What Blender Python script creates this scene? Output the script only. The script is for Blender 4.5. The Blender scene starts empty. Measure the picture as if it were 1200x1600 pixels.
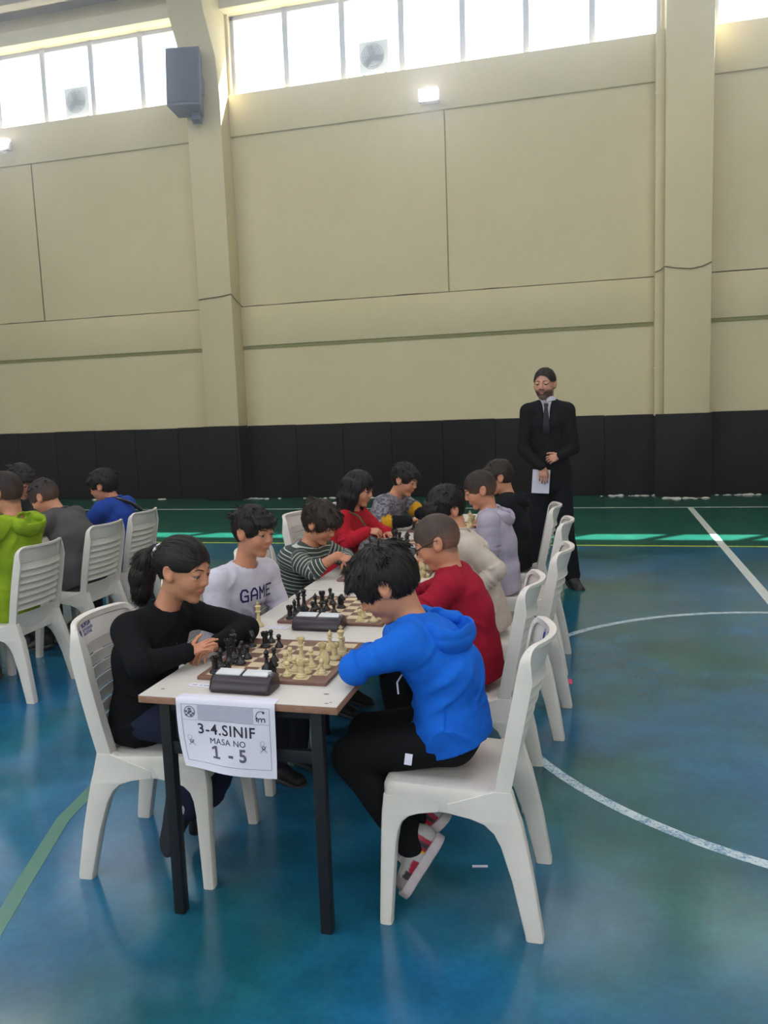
import bpy, bmesh, math, random
import numpy as np
from mathutils import Vector, Matrix
from mathutils.bvhtree import BVHTree

random.seed(7)
S = bpy.context.scene
COL = S.collection
PI = math.pi

# ------------------------------------------------------------------ camera
CAM_F, CAM_PITCH, CAM_ROLL, CAM_YAW = 1267.674, 0.128468, -0.037156, 0.259575
def make_camera():
    cd = bpy.data.cameras.new('camera'); co = bpy.data.objects.new('camera', cd); COL.objects.link(co)
    cy, sy = math.cos(CAM_YAW), math.sin(CAM_YAW)
    cp, sp = math.cos(CAM_PITCH), math.sin(CAM_PITCH)
    cr, sr = math.cos(CAM_ROLL), math.sin(CAM_ROLL)
    fw, rt, up = Vector((-sy, cy, 0)), Vector((cy, sy, 0)), Vector((0, 0, 1))
    f2, u2 = fw*cp - up*sp, up*cp + fw*sp
    r3, u3 = rt*cr + u2*sr, u2*cr - rt*sr
    m = Matrix((r3, u3, -f2)).transposed().to_4x4(); m.translation = Vector((0, 0, 1.6))
    co.matrix_world = m
    cd.sensor_width = 36; cd.lens = CAM_F/1600*36; cd.clip_start = .05; cd.clip_end = 300
    S.camera = co
make_camera()

# ------------------------------------------------------------------ light
W = bpy.data.worlds.new('sky'); S.world = W; W.use_nodes = True
bg = W.node_tree.nodes['Background']; bg.inputs[0].default_value = (.86, .92, 1.0, 1); bg.inputs[1].default_value = SKY_STRENGTH = 4.0
FILL_W = 110
ROOF_GAP = (-1.7, 0.6); BACK_Z = (5.0, 9.0)
sl = bpy.data.lights.new('sun', 'SUN'); sl.energy = 55; sl.angle = .01; sl.color = (1, .96, .88)
so = bpy.data.objects.new('sun', sl); COL.objects.link(so); so.location = (8, 20, 16)
so.rotation_euler = Vector((-.53, -.573, -1)).to_track_quat('-Z', 'Y').to_euler()
def portal(loc, rot, sx, sy):
    l = bpy.data.lights.new('daylight_portal', 'AREA'); l.shape = 'RECTANGLE'; l.size = sx; l.size_y = sy; l.cycles.is_portal = True
    o = bpy.data.objects.new('daylight_portal', l); COL.objects.link(o); o.location = loc; o.rotation_euler = rot
portal((-5, 14.42, 7.82), (-PI/2, 0, 0), 38, 1.36)          # the far windows
portal((-5, ROOF_GAP[0]*.5+ROOF_GAP[1]*.5, 9.2), (0, 0, 0), 38, ROOF_GAP[1]-ROOF_GAP[0])   # open roof gap, added to bring light from above
portal((-5, -9.05, (BACK_Z[0]+BACK_Z[1])/2), (PI/2, 0, 0), 38, BACK_Z[1]-BACK_Z[0])   # windows behind the camera
for lx in (-9, -3.2, 2.6):                                   # unseen fill lights, added under the roof to brighten the far floor
    for ly in (4.6, 9.6):
        l = bpy.data.lights.new('hall_fill', 'AREA'); l.shape = 'RECTANGLE'; l.size = 2.4; l.size_y = .5; l.energy = FILL_W; l.color = (1, .97, .93)
        o = bpy.data.objects.new('hall_fill', l); COL.objects.link(o); o.location = (lx, ly, 8.8)
S.view_settings.view_transform = 'Standard'; S.view_settings.look = 'None'
S.view_settings.gamma = 1; S.view_settings.use_curve_mapping = False
S.view_settings.exposure = 0.0

# ------------------------------------------------------------------ colour and materials
def lin(r, g, b):
    f = lambda c: (c/255/12.92 if c/255 <= .04045 else ((c/255+.055)/1.055)**2.4)
    return (f(r), f(g), f(b), 1.0)

class NT:
    """tiny node helper"""
    def __init__(s, name):
        s.m = bpy.data.materials.new(name); s.m.use_nodes = True
        s.t = s.m.node_tree; s.b = s.t.nodes['Principled BSDF']; s.out = s.t.nodes['Material Output']
    def n(s, kind, **kw):
        x = s.t.nodes.new(kind)
        for k, v in kw.items():
            if k.startswith('i_'):
                key = k[2:]; key = int(key) if key.isdigit() else key.replace('_', ' ')
                x.inputs[key].default_value = v
            else: setattr(x, k, v)
        return x
    def l(s, a, b): s.t.links.new(a, b)
    def co(s, scale=(1, 1, 1), kind='Object', rot=(0, 0, 0)):
        c = s.n('ShaderNodeTexCoord'); m = s.n('ShaderNodeMapping')
        m.inputs['Scale'].default_value = scale; m.inputs['Rotation'].default_value = rot
        s.l(c.outputs[kind], m.inputs[0]); return m.outputs[0]
    def noise(s, vec, scale, detail=4, rough=.55, out='Fac'):
        x = s.n('ShaderNodeTexNoise'); x.inputs['Scale'].default_value = scale; x.inputs['Detail'].default_value = detail
        x.inputs['Roughness'].default_value = rough; s.l(vec, x.inputs['Vector']); return x.outputs[out]
    def ramp(s, fac, stops, interp='LINEAR'):
        r = s.n('ShaderNodeValToRGB'); r.color_ramp.interpolation = interp
        while len(r.color_ramp.elements) < len(stops): r.color_ramp.elements.new(.5)
        for e, (p, c) in zip(r.color_ramp.elements, stops):
            e.position = p; e.color = c if len(c) == 4 else (*c, 1)
        s.l(fac, r.inputs[0]); return r.outputs[0]
    def mix(s, fac, a, b, mode='MIX'):
        x = s.n('ShaderNodeMix', data_type='RGBA', blend_type=mode)
        for sock, v in ((x.inputs[0], fac), (x.inputs[6], a), (x.inputs[7], b)):
            if hasattr(v, 'links'): s.l(v, sock)
            else: sock.default_value = v
        return x.outputs[2]
    def bump(s, h, strength=.3, dist=.01):
        x = s.n('ShaderNodeBump'); x.inputs['Strength'].default_value = strength; x.inputs['Distance'].default_value = dist
        s.l(h, x.inputs['Height']); s.l(x.outputs[0], s.b.inputs['Normal'])
    def set(s, **kw):
        for k, v in kw.items(): s.b.inputs[k.replace('_', ' ')].default_value = v
        return s

def simple(name, col, rough=.5, spec=.5, noise=.08, nscale=40, bump=0, bscale=200, metallic=0, **kw):
    t = NT(name); t.set(Roughness=rough, Metallic=metallic); t.b.inputs['Specular IOR Level'].default_value = spec
    v = t.co()
    f = t.noise(v, nscale)
    d = tuple(c*(1-noise) for c in col[:3])+(1,); u = tuple(min(1, c*(1+noise)) for c in col[:3])+(1,)
    t.l(t.ramp(f, [(.3, d), (.7, u)]), t.b.inputs['Base Color'])
    if bump: t.bump(t.noise(v, bscale, 2), bump, .004)
    for k, x in kw.items(): t.b.inputs[k.replace('_', ' ')].default_value = x
    return t.m

def attr_mat(name, rough=.8, spec=.2, bump=.0, bscale=300, noise=.12, nscale=60, sss=0, sheen=0):
    t = NT(name); t.set(Roughness=rough); t.b.inputs['Specular IOR Level'].default_value = spec
    a = t.n('ShaderNodeAttribute', attribute_name='Col'); v = t.co()
    f = t.noise(v, nscale)
    g = t.ramp(f, [(.3, (1-noise,)*3), (.7, (1+noise,)*3)])
    t.l(t.mix(1.0, a.outputs['Color'], g, 'MULTIPLY'), t.b.inputs['Base Color'])
    if bump: t.bump(t.noise(v, bscale, 2), bump, .003)
    if sss:
        t.b.inputs['Subsurface Weight'].default_value = sss
        t.b.inputs['Subsurface Radius'].default_value = (.012, .005, .003); t.b.inputs['Subsurface Scale'].default_value = .6
    if sheen: t.b.inputs['Sheen Weight'].default_value = sheen
    return t.m

# ------------------------------------------------------------------ object helpers
def tag(o, label=None, cat=None, group=None, kind=None):
    for k, v in (('label', label), ('category', cat), ('group', group), ('kind', kind)):
        if v: o[k] = v
    return o
def thing(name, label, cat, loc=(0, 0, 0), rz=0, group=None):
    o = bpy.data.objects.new(name, None); COL.objects.link(o); o.empty_display_size = .05
    o.location = loc; o.rotation_euler = (0, 0, rz)
    return tag(o, label, cat, group)
def npmesh(name, V, F, smooth=True):
    """V (n,3) array, F list of polygons or (m,4)/(m,3) array"""
    me = bpy.data.meshes.new(name)
    V = np.asarray(V, np.float32)
    if isinstance(F, np.ndarray):
        k = F.shape[1]; n = len(F)
        me.vertices.add(len(V)); me.vertices.foreach_set('co', V.ravel())
        me.loops.add(n*k); me.loops.foreach_set('vertex_index', F.astype(np.int32).ravel())
        me.polygons.add(n); me.polygons.foreach_set('loop_start', np.arange(0, n*k, k, dtype=np.int32))
        me.polygons.foreach_set('loop_total', np.full(n, k, np.int32))
        me.update(calc_edges=True)
    else:
        me.from_pydata(V.tolist(), [], F)
    me.polygons.foreach_set('use_smooth', np.full(len(me.polygons), bool(smooth)))
    me.update()
    return me
def setcol(me, C):
    a = me.color_attributes.new('Col', 'FLOAT_COLOR', 'POINT')
    C = np.asarray(C, np.float32)
    if C.shape[1] == 3: C = np.concatenate([C, np.ones((len(C), 1), np.float32)], 1)
    a.data.foreach_set('color', C.ravel())
def link(name, me, mat, parent=None, loc=None, rot=None):
    o = bpy.data.objects.new(name, me); COL.objects.link(o)
    if mat is not None and not len(me.materials): me.materials.append(mat)
    if parent is not None: o.parent = parent
    if loc: o.location = loc
    if rot: o.rotation_euler = rot
    return o

class MB:
    """mesh builder: collects boxes, lofts, lathes as one mesh"""
    def __init__(s): s.v = []; s.f = []
    def add(s, V, F):
        b = len(s.v); s.v += [tuple(map(float, p)) for p in V]; s.f += [tuple(i+b for i in f) for f in F]; return s
    def box(s, lo, hi, M=None):
        x0, y0, z0 = lo; x1, y1, z1 = hi
        V = [(x0, y0, z0), (x1, y0, z0), (x1, y1, z0), (x0, y1, z0), (x0, y0, z1), (x1, y0, z1), (x1, y1, z1), (x0, y1, z1)]
        if M is not None: V = [M @ Vector(p) for p in V]
        return s.add(V, [(0, 3, 2, 1), (4, 5, 6, 7), (0, 1, 5, 4), (1, 2, 6, 5), (2, 3, 7, 6), (3, 0, 4, 7)])
    def loft(s, rings, cap=True, closed=False):
        n = len(rings[0]); V = [p for r in rings for p in r]; F = []
        m = len(rings)
        for i in range(m if closed else m-1):
            a, b = i*n, ((i+1) % m)*n
            for j in range(n): F.append((a+j, a+(j+1) % n, b+(j+1) % n, b+j))
        if cap and not closed: F += [tuple(reversed(range(n))), tuple(range((m-1)*n, m*n))]
        return s.add(V, F)
    def lathe(s, prof, c=(0, 0, 0), n=16):
        rings = [[(c[0]+r*math.cos(2*PI*j/n), c[1]+r*math.sin(2*PI*j/n), c[2]+z) for j in range(n)] for r, z in prof]
        return s.loft(rings)
    def tube(s, pts, r, n=8, closed=False):
        pts = [Vector(p) for p in pts]; m = len(pts); rr = r if isinstance(r, (list, tuple)) else [r]*m
        rings = []; up = None
        for i, p in enumerate(pts):
            a = pts[i-1] if (i > 0 or closed) else p; b = pts[(i+1) % m] if (i < m-1 or closed) else p
            t = (b-a).normalized()
            if up is None: up = Vector((0, 0, 1)) if abs(t.z) < .9 else Vector((1, 0, 0))
            u = (up - t*up.dot(t)).normalized(); up = u; w = t.cross(u)
            rings.append([p + (u*math.cos(2*PI*j/n) + w*math.sin(2*PI*j/n))*rr[i] for j in range(n)])
        return s.loft(rings, closed=closed)
    def prism(s, poly, axis, a, b):
        """poly 2D extruded along axis 0/1/2 from a to b"""
        def P(q, h):
            q = list(q); q.insert(axis, h); return tuple(q)
        n = len(poly)
        return s.loft([[P(q, a) for q in poly], [P(q, b) for q in poly]])
    def mesh(s, name, smooth=False): 
        me = bpy.data.meshes.new(name); me.from_pydata(s.v, [], s.f)
        bm = bmesh.new(); bm.from_mesh(me); bmesh.ops.recalc_face_normals(bm, faces=bm.faces); bm.to_mesh(me); bm.free()
        me.polygons.foreach_set('use_smooth', [smooth]*len(me.polygons)); me.update(); return me
    def build(s, name, mat, parent=None, smooth=False, bevel=0, seg=2, loc=None, rot=None, angle=None):
        me = s.mesh(name, smooth)
        if bevel:
            bm = bmesh.new(); bm.from_mesh(me)
            bmesh.ops.remove_doubles(bm, verts=bm.verts, dist=1e-6)
            es = [e for e in bm.edges if len(e.link_faces) == 2 and e.calc_face_angle(0) > .5]
            bmesh.ops.bevel(bm, geom=es, offset=bevel, segments=seg, profile=.5, affect='EDGES', clamp_overlap=True)
            bm.to_mesh(me); bm.free()
            me.polygons.foreach_set('use_smooth', [True]*len(me.polygons))
        if (smooth or bevel) and angle is not False:
            me.set_sharp_from_angle(angle=angle or math.radians(35))
        return link(name, me, mat, parent, loc, rot)

def copy_tree(o, parent=None):
    c = o.copy(); COL.objects.link(c)
    if parent is not None: c.parent = parent
    for ch in list(o.children): copy_tree(ch, c)
    return c
def struct(o): o['kind'] = 'structure'; return o
def rrect(cx, cy, hx, hy, r, z, n=3):
    """rounded rectangle ring in the xy plane"""
    P = []
    for qx, qy, a0 in ((1, 1, 0), (-1, 1, PI/2), (-1, -1, PI), (1, -1, 1.5*PI)):
        for k in range(n+1):
            a = a0 + k/n*PI/2
            P.append((cx+qx*(hx-r)+r*math.cos(a), cy+qy*(hy-r)+r*math.sin(a), z))
    return P
def text_mesh(body, size, bold=0.0, align='CENTER', extrude=0.0005, space=1.06):
    c = bpy.data.curves.new('t', 'FONT'); c.body = body; c.size = size; c.align_x = align; c.offset = bold; c.space_character = space; c.extrude = extrude
    c.resolution_u = 3
    o = bpy.data.objects.new('t', c); COL.objects.link(o)
    dg = bpy.context.evaluated_depsgraph_get(); dg.update()
    me = bpy.data.meshes.new_from_object(o.evaluated_get(dg))
    COL.objects.unlink(o); bpy.data.objects.remove(o); me.materials.clear()
    return me
# ================================================================== the hall
M_wall = NT('wall_paint'); t = M_wall
v = t.co(); f1 = t.noise(v, .5, 5); f2 = t.noise(v, 9, 6)
c = t.ramp(f1, [(.25, lin(218, 204, 165)), (.75, lin(226, 213, 177))])
c = t.mix(t.ramp(f2, [(.35, (.92,)*3), (.6, (1.0,)*3)]), c, c)
t.l(t.mix(1.0, c, t.ramp(f2, [(.3, (.95,)*3), (.55, (1.0,)*3)]), 'MULTIPLY'), t.b.inputs['Base Color'])
t.set(Roughness=.75); t.bump(t.noise(v, 30, 4), .12, .004); M_wall = t.m
M_trim = simple('olive_strip', lin(150, 146, 104), .8, .3, .1, 8)
M_joint = simple('dark_joint', lin(105, 92, 72), .9, .2, .2, 10)
M_ceil = simple('ceiling_grey', lin(178, 170, 166), .85, .2, .05, 2)
M_beam = simple('lintel_paint', lin(226, 218, 190), .8, .3, .04, 3)
M_frame = simple('window_frame_grey', lin(190, 190, 202), .5, .4, .05, 5)
M_black_mat = NT('black_vinyl'); t = M_black_mat
v = t.co(); t.l(t.ramp(t.noise(v, 3), [(.3, (.0062, .0055, .0055)), (.7, (.0105, .0092, .0088))]), t.b.inputs['Base Color'])
t.set(Roughness=.66); t.b.inputs['Specular IOR Level'].default_value = .2; t.bump(t.noise(v, 60, 3), .15, .003); M_black_mat = t.m
M_plaster = simple('white_plaster', lin(205, 205, 198), .9, .2, .1, 30)

# thin window glass: lets the daylight through, mirrors a little
t = NT('window_glass'); t.t.nodes.remove(t.b)
tr = t.n('ShaderNodeBsdfTransparent'); tr.inputs[0].default_value = (.93, .96, .97, 1)
gl = t.n('ShaderNodeBsdfGlossy'); gl.inputs['Roughness'].default_value = .03
mx = t.n('ShaderNodeMixShader')
mx.inputs[0].default_value = .06; t.l(tr.outputs[0], mx.inputs[1]); t.l(gl.outputs[0], mx.inputs[2]); t.l(mx.outputs[0], t.out.inputs[0])
M_glass = t.m

# floor: worn glossy paint, blue court, green border
t = NT('court_floor'); v = t.co()
sep = t.n('ShaderNodeSeparateXYZ'); t.l(v, sep.inputs[0])
big = t.noise(v, .55, 4, .6); mid = t.noise(v, 2.3, 6, .65); fine = t.noise(v, 40, 4, .6)
blue = t.ramp(mid, [(.25, lin(20, 80, 120)), (.55, lin(32, 104, 144)), (.8, lin(54, 126, 162))])
teal = t.ramp(mid, [(.3, lin(15, 68, 66)), (.7, lin(32, 98, 88))])
court = t.mix(t.ramp(big, [(.40, (0,)*3), (.58, (.85,)*3)]), blue, teal)
green = t.ramp(mid, [(.3, lin(20, 82, 70)), (.7, lin(32, 106, 90))])
edge = t.n('ShaderNodeMath', operation='GREATER_THAN'); t.l(sep.outputs[1], edge.inputs[0]); edge.inputs[1].default_value = 9.13
c = t.mix(edge.outputs[0], court, green)
# scuffs
scr = t.noise(t.co((1.2, 9, 1), rot=(0, 0, .5)), 6, 8, .75)
c = t.mix(t.ramp(scr, [(.62, (0,)*3), (.8, (.22,)*3)]), c, lin(120, 150, 160))
c = t.mix(1.0, c, t.ramp(fine, [(.3, (.88,)*3), (.7, (1.08,)*3)]), 'MULTIPLY')
t.l(c, t.b.inputs['Base Color'])
t.l(t.ramp(t.noise(v, 1.4, 6, .7), [(.3, (.10,)*3), (.7, (.24,)*3)]), t.b.inputs['Roughness'])
t.b.inputs['Specular IOR Level'].default_value = .75
bh = t.mix(.25, t.noise(v, 7, 5, .6), t.noise(v, 130, 3)); t.bump(bh, .10, .006)
M_floor = t.m
def line_mat(name, col, wear):
    t = NT(name); v = t.co(); f = t.noise(v, 14, 8, .75); g = t.noise(v, 90, 3, .7)
    f = t.mix(.45, f, g)
    t.l(t.mix(t.ramp(f, [(wear, (0,)*3), (wear+.12, (1,)*3)]), col, lin(70, 120, 160)), t.b.inputs['Base Color']); t.set(Roughness=.4); return t.m
M_line_white = line_mat('court_line_white', lin(206, 212, 210), .66)
M_line_worn = line_mat('court_line_worn', lin(196, 208, 210), .47)
M_line_yellow = line_mat('court_line_yellow', lin(190, 205, 40), .58)
M_line_faint = line_mat('court_line_faint', lin(84, 126, 110), .55)

X0, X1, YB = -24.0, 14.0, 14.05
floor = MB().box((X0, -9.3, -.2), (X1, 14.4, 0)).build('floor', M_floor); struct(floor)
def strip(x0, y0, x1, y1, mat, z=.0012):
    return MB().box((x0, y0, .0001), (x1, y1, z)).build('court_line', mat, floor)
strip(X0, 12.36, X1, 12.41, M_line_white)
strip(X0, 9.105, X1, 9.15, M_line_yellow)
strip(1.255, 2.0, 1.335, 12.36, M_line_white, .0016)
def arc(cx, cy, r, w, a0, a1, mat, n=72):
    mb = MB(); rings = []
    for i in range(n+1):
        a = a0+(a1-a0)*i/n; c_, s_ = math.cos(a), math.sin(a)
        rings.append([(cx+c_*(r-w/2), cy+s_*(r-w/2), .0002), (cx+c_*(r+w/2), cy+s_*(r+w/2), .0002),
                      (cx+c_*(r+w/2), cy+s_*(r+w/2), .0013), (cx+c_*(r-w/2), cy+s_*(r-w/2), .0013)])
    mb.loft(rings); return mb.build('court_line', mat, floor)
arc(1.295, 4.50, 1.825, .05, 0, 2*PI, M_line_worn, 96)
mb = MB(); pts = [(-1.75, 1.7), (-1.95, 2.25), (-2.09, 2.65), (-2.17, 3.2), (-2.15, 3.7)]
mb.loft([[(x-.03, y, .0002), (x+.03, y, .0002), (x+.03, y, .0013), (x-.03, y, .0013)] for x, y in pts]); mb.build('court_line', M_line_faint, floor)

# --- far wall: plinth to sill, lintel, posts; windows between
SILL, HEAD, TOP = 7.14, 8.50, 9.1
wall = MB()
wall.box((X0, YB, 0), (X1, YB+.3, SILL)).box((X0, YB, HEAD), (X1, YB+.3, TOP))
COLS = [(-14.90, -14.25), (-6.925, -6.285), (1.02, 1.70), (9.0, 9.65)]
for a, b in COLS: wall.box((a-.05, YB, SILL), (b+.05, YB+.3, HEAD))
wall = struct(wall.build('wall_back', M_wall))
bays = [(-24, -14.9), (-14.25, -6.925), (-6.285, 1.02), (1.70, 9.0), (9.65, 14)]
def part(name, lo, hi, mat, bevel=0): 
    return MB().box(lo, hi).build(name, mat, wall, bevel=bevel)
for i, (a, b) in enumerate(bays):
    part('ring_beam', (a, YB-.035, 2.80), (b, YB+.01, 3.50), M_wall, .006)
    part('ring_beam', (a, YB-.05, 6.45), (b, YB+.01, SILL+.01), M_wall, .008)
    part('olive_strip', (a, YB-.018, 2.745), (b, YB+.01, 2.80), M_trim)
    part('groove_joint', (a, YB-.006, 3.50), (b, YB+.01, 3.517), M_joint)  # thin dark strip for the groove above the lower ring beam
    n = max(1, round((b-a)/3.7))
    for k in range(1, n):
        x = a+(b-a)*k/n
        if i == 2: x = -2.44
        if i == 1: x = -10.45
        part('wall_joint', (x-.010, YB-.005, 3.52), (x+.010, YB+.01, 6.45), M_joint if i != 2 else M_trim)
# columns with a haunch at the top
for k, (a, b) in enumerate(COLS):
    mb = MB(); F = 13.65
    if a < 0: prof = [(F, 0), (F, 7.0), (F-.08, 7.65), (F-.45, 8.25), (F-.62, TOP), (YB, TOP), (YB, 0)]
    else: prof = [(F, 0), (F, TOP), (YB, TOP), (YB, 0)]
    mb.prism(prof, 0, a, b)
    o = mb.build('trim_%d' % (k+1), M_wall, bevel=.012); struct(o)
# downpipe casing beside the right column
cas = struct(MB().box((.885, 13.84, 1.3), (1.02, YB, SILL)).build('trim_5', M_wall, bevel=.01))
for z in (2.95, 2.05, 4.9, 6.2): MB().box((.875, 13.835, z), (1.02, 13.95, z+.03)).build('clip', M_wall, cas)
# loose cable at the ring beam, sagging across the columns
def cable(pts, r=.008): return MB().tube(pts, r, 6).build('cable', M_joint, wall, smooth=True)
rng = random.Random(3)
for a, b in bays[1:4]:
    n = 24; cable([(a+(b-a)*i/n, YB-.022, 3.505+rng.uniform(-.012, .012)) for i in range(n+1)], .007)
cable([(-6.925, 13.64, 3.63), (-6.75, 13.635, 3.645), (-6.5, 13.635, 3.66), (-6.285, 13.64, 3.69), (-6.27, 13.85, 3.58), (-6.24, YB-.02, 3.505)], .008)
cable([(1.02, 13.64, 3.60), (1.2, 13.63, 3.56), (1.4, 13.63, 3.535), (1.56, 13.63, 3.56), (1.70, 13.64, 3.62)], .007)
cable([(.885, 13.83, 3.55), (.96, 13.82, 3.57), (1.02, 13.64, 3.60)], .007)

# black padded mats along the foot of the wall
MB().box((X0, 14.02, 0), (4.4, YB+.01, 1.31)).build('gap_sheet', M_black_mat, wall); MB().box((-7.0, 13.625, 0), (-6.28, 13.66, 1.31)).build('gap_sheet', M_black_mat, wall)  # black sheets added behind the mats so the gaps between them look dark
def wmat(x0, x1, yf, h):
    mb = MB().box((x0+.004, yf, .015), (x1-.004, yf+.05, h)); return mb.build('wall_mat', M_black_mat, wall, bevel=.014)
edges = [-12.7, -11.767, -11.279, -10.413, -9.512, -8.636, -7.716, -6.99]
for i in range(len(edges)-1): wmat(edges[i], edges[i+1], 13.99, 1.352-.004*(i % 3))
wmat(-6.99, -6.325, 13.59, 1.365); 
MB().box((-6.325, 13.60, .015), (-6.272, 14.0, 1.36)).build('wall_mat', M_black_mat, wall, bevel=.012)
edges = [-6.272, -5.322, -4.424, -3.53, -2.606, -1.689, -.80, .119, .90]
for i in range(len(edges)-1): wmat(edges[i], edges[i+1], 13.99, 1.346-.005*(i % 2)-.002*i)
wmat(.885, 1.735, 13.59, 1.33)
edges = [1.76, 2.64, 3.5, 4.4]
for i in range(3): wmat(edges[i], edges[i+1], 13.99, 1.335)
# flakes of plaster on the floor at the foot of the mats
mb = MB(); rng = random.Random(5)
spots = [(-9.35, .5), (-6.05, .45), (-4.5, .7), (-3.9, .5), (.25, .35), (1.35, .75), (2.2, .5), (2.7, .3), (-8.1, .2), (.6, .2)]
for cx, w in spots:
    for k in range(int(w*34)):
        x = cx+rng.gauss(0, w/3); y = 13.93-(abs(rng.gauss(0, .05))) - (.40 if 1.0 < x < 1.74 else 0); s = rng.uniform(.012, .05); h = s*rng.uniform(.2, .6)
        a = rng.random()*6; P = [(x+s*math.cos(a+q)*rng.uniform(.6, 1.2)*1.5, y+s*math.sin(a+q)*.7, .001) for q in (0, 1.2, 2.4, 3.7, 5)]
        mb.loft([P, [(x+(p[0]-x)*.5, y+(p[1]-y)*.5, h) for p in P]])
o = mb.build('plaster_flakes', M_plaster); tag(o, 'white plaster flakes scattered on the floor along the black wall mats', 'debris', kind='stuff')

# windows
def window(n, a, b, nb, first=0):
    fr = MB(); d0, d1 = YB+.10, YB+.16
    fr.box((a, d0, SILL), (b, d1, SILL+.05)).box((a, d0, HEAD-.07), (b, d1, HEAD)).box((a, d0, SILL), (a+.06, d1, HEAD)).box((b-.06, d0, SILL), (b, d1, HEAD))
    fr = struct(fr.build('window_%d' % n, M_frame))
    w = (b-a)/nb
    for k in range(nb):
        if k: MB().box((a+k*w-.048, d0-.03, SILL), (a+k*w+.048, d1+.03, HEAD)).build('mullion', M_frame, fr, bevel=.006)
        MB().box((a+k*w+.04, d0+.025, SILL+.045), (a+(k+1)*w-.04, d0+.031, HEAD-.065)).build('pane', M_glass, fr)
window(1, -14.2, -6.975, 7); window(2, -6.235, .97, 7); window(3, 1.75, 8.95, 7)
# inner reveal board above the left bay windows and concrete eaves outside
lb = struct(MB().box((X0, YB-.22, 8.50), (X1, YB, 8.74)).build('trim_6', M_beam, bevel=.01))
ea = struct(MB().box((X0, YB+.3, 8.97), (X1, YB+.62, 9.15)).build('trim_7', M_beam))
ceil = struct(MB().box((X0, ROOF_GAP[1], TOP-.05), (X1, YB+.3, TOP+.1)).box((X0, -9, TOP-.05), (X1, ROOF_GAP[0], TOP+.1)).build('ceiling', M_ceil))
struct(MB().box((X0, -9.3, 0), (X1, -9, BACK_Z[0])).build('wall_front', M_wall))
struct(MB().box((X0-.2, -9.3, 0), (X0, YB+.3, TOP)).build('wall_left', M_wall)); struct(MB().box((X1, -9.3, 0), (X1+.2, YB+.3, TOP)).build('wall_right', M_wall))
for y in (13.2, 11.0, 8.0, 5.0, 2.0): struct(MB().box((X0, y, 8.86), (X1, y+.22, TOP-.05)).build('rafter', M_ceil, ceil))

# --- wall-hung things
M_grey_pl = simple('speaker_grey', lin(98, 106, 128), .6, .3, .06, 20)
M_grille = simple('speaker_grille', lin(70, 80, 104), .7, .3, .25, 300)
M_steel = simple('bracket_steel', lin(120, 125, 135), .4, .5, .05, 30, metallic=.6)
sp = thing('loudspeaker', 'grey box loudspeaker hung on the column between the windows', 'loudspeaker', (-6.75, 13.35, 6.72), .22)
sp.rotation_euler = (math.radians(-8), 0, .2)
pr = [(-.29, -.24), (.29, -.24), (.22, .20), (-.22, .20)]
mb = MB(); mb.prism(pr, 2, 0, .98); mb.build('cabinet', M_grey_pl, sp, bevel=.012)
mb = MB().box((-.265, -.262, .04), (.265, -.238, .94)); mb.build('grille', M_grille, sp, bevel=.01)
mb = MB().box((-.06, .16, .25), (.06, .34, .75)); mb.build('bracket', M_steel, sp, bevel=.006)
mb = MB().box((.225, -.02, .30), (.262, .12, .62)); mb.build('connection_plate', M_steel, sp, bevel=.005)
mb = MB().box((.05, .02, -.13), (.2, .17, 0)); mb.build('mount', M_grey_pl, sp, bevel=.006)

M_lamp = NT('lamp_glow'); t = M_lamp; t.b.inputs['Emission Color'].default_value = (1, .98, .95, 1); t.b.inputs['Emission Strength'].default_value = 40; M_lamp = t.m
def floodlight(x, z, label):
    o = thing('floodlight', label, 'lamp', (x, YB-.135, z), 0, 'floodlights on the far wall')
    mb = MB().box((-.17, -.20, -.11), (.17, -.06, .11)); mb.build('housing', M_frame, o, bevel=.015)
    mb = MB().box((-.15, -.215, -.09), (.15, -.201, .09)); mb.build('lamp_glass', M_lamp, o, bevel=.004)
    mb = MB().box((-.03, -.07, -.03), (.03, .08, .03)); mb.build('arm', M_steel, o)
floodlight(-2.634, 6.61, 'lit floodlight on the wall below the middle windows')
floodlight(-10.86, 6.76, 'lit floodlight on the wall at the left edge of the photo')

M_ac = simple('condenser_white', lin(140, 146, 160), .5, .3, .05, 10)
M_acd = simple('condenser_grille', lin(84, 90, 104), .6, .3, .05, 10)
def condenser(x, label):
    o = thing('air_conditioner', label, 'air conditioner', (x, 14.9, 7.50), 0, 'condenser units outside the windows')
    MB().box((-.27, -.02, .03), (.27, .28, .56)).build('casing', M_ac, o, bevel=.02)
    mb = MB()
    for r in (.05, .09, .13, .17, .21): mb.tube([(r*math.cos(q*PI/14)-.02, -.03, .295+r*math.sin(q*PI/14)) for q in range(28)], .006, 4, closed=True)
    for q in range(6): a = q*PI/3; mb.tube([(-.02, -.03, .295), (-.02+.215*math.cos(a), -.03, .295+.215*math.sin(a))], .006, 4)
    mb.build('fan_grille', M_acd, o, smooth=True)
    mb = MB()
    for q in range(3):
        a = q*2*PI/3+.3; mb.box((0, -.022, -.05), (.19, -.019, .05), Matrix.Translation((-.02, 0, .295)) @ Matrix.Rotation(a, 4, 'Y'))
    mb.build('fan', M_acd, o)
    for s in (-.2, .2):
        for d in (.02, .22): MB().box((s-.012, d, -.58), (s+.012, d+.024, .03)).build('foot', M_acd, o)
condenser(-3.83, 'white condenser unit outside the third pane of the middle windows')
condenser(-9.9, 'white condenser unit outside the second pane of the left windows')
ledge = struct(MB().box((X0, YB+.3, 6.80), (X1, YB+1.25, 6.92)).build('trim_8', M_beam))
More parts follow.
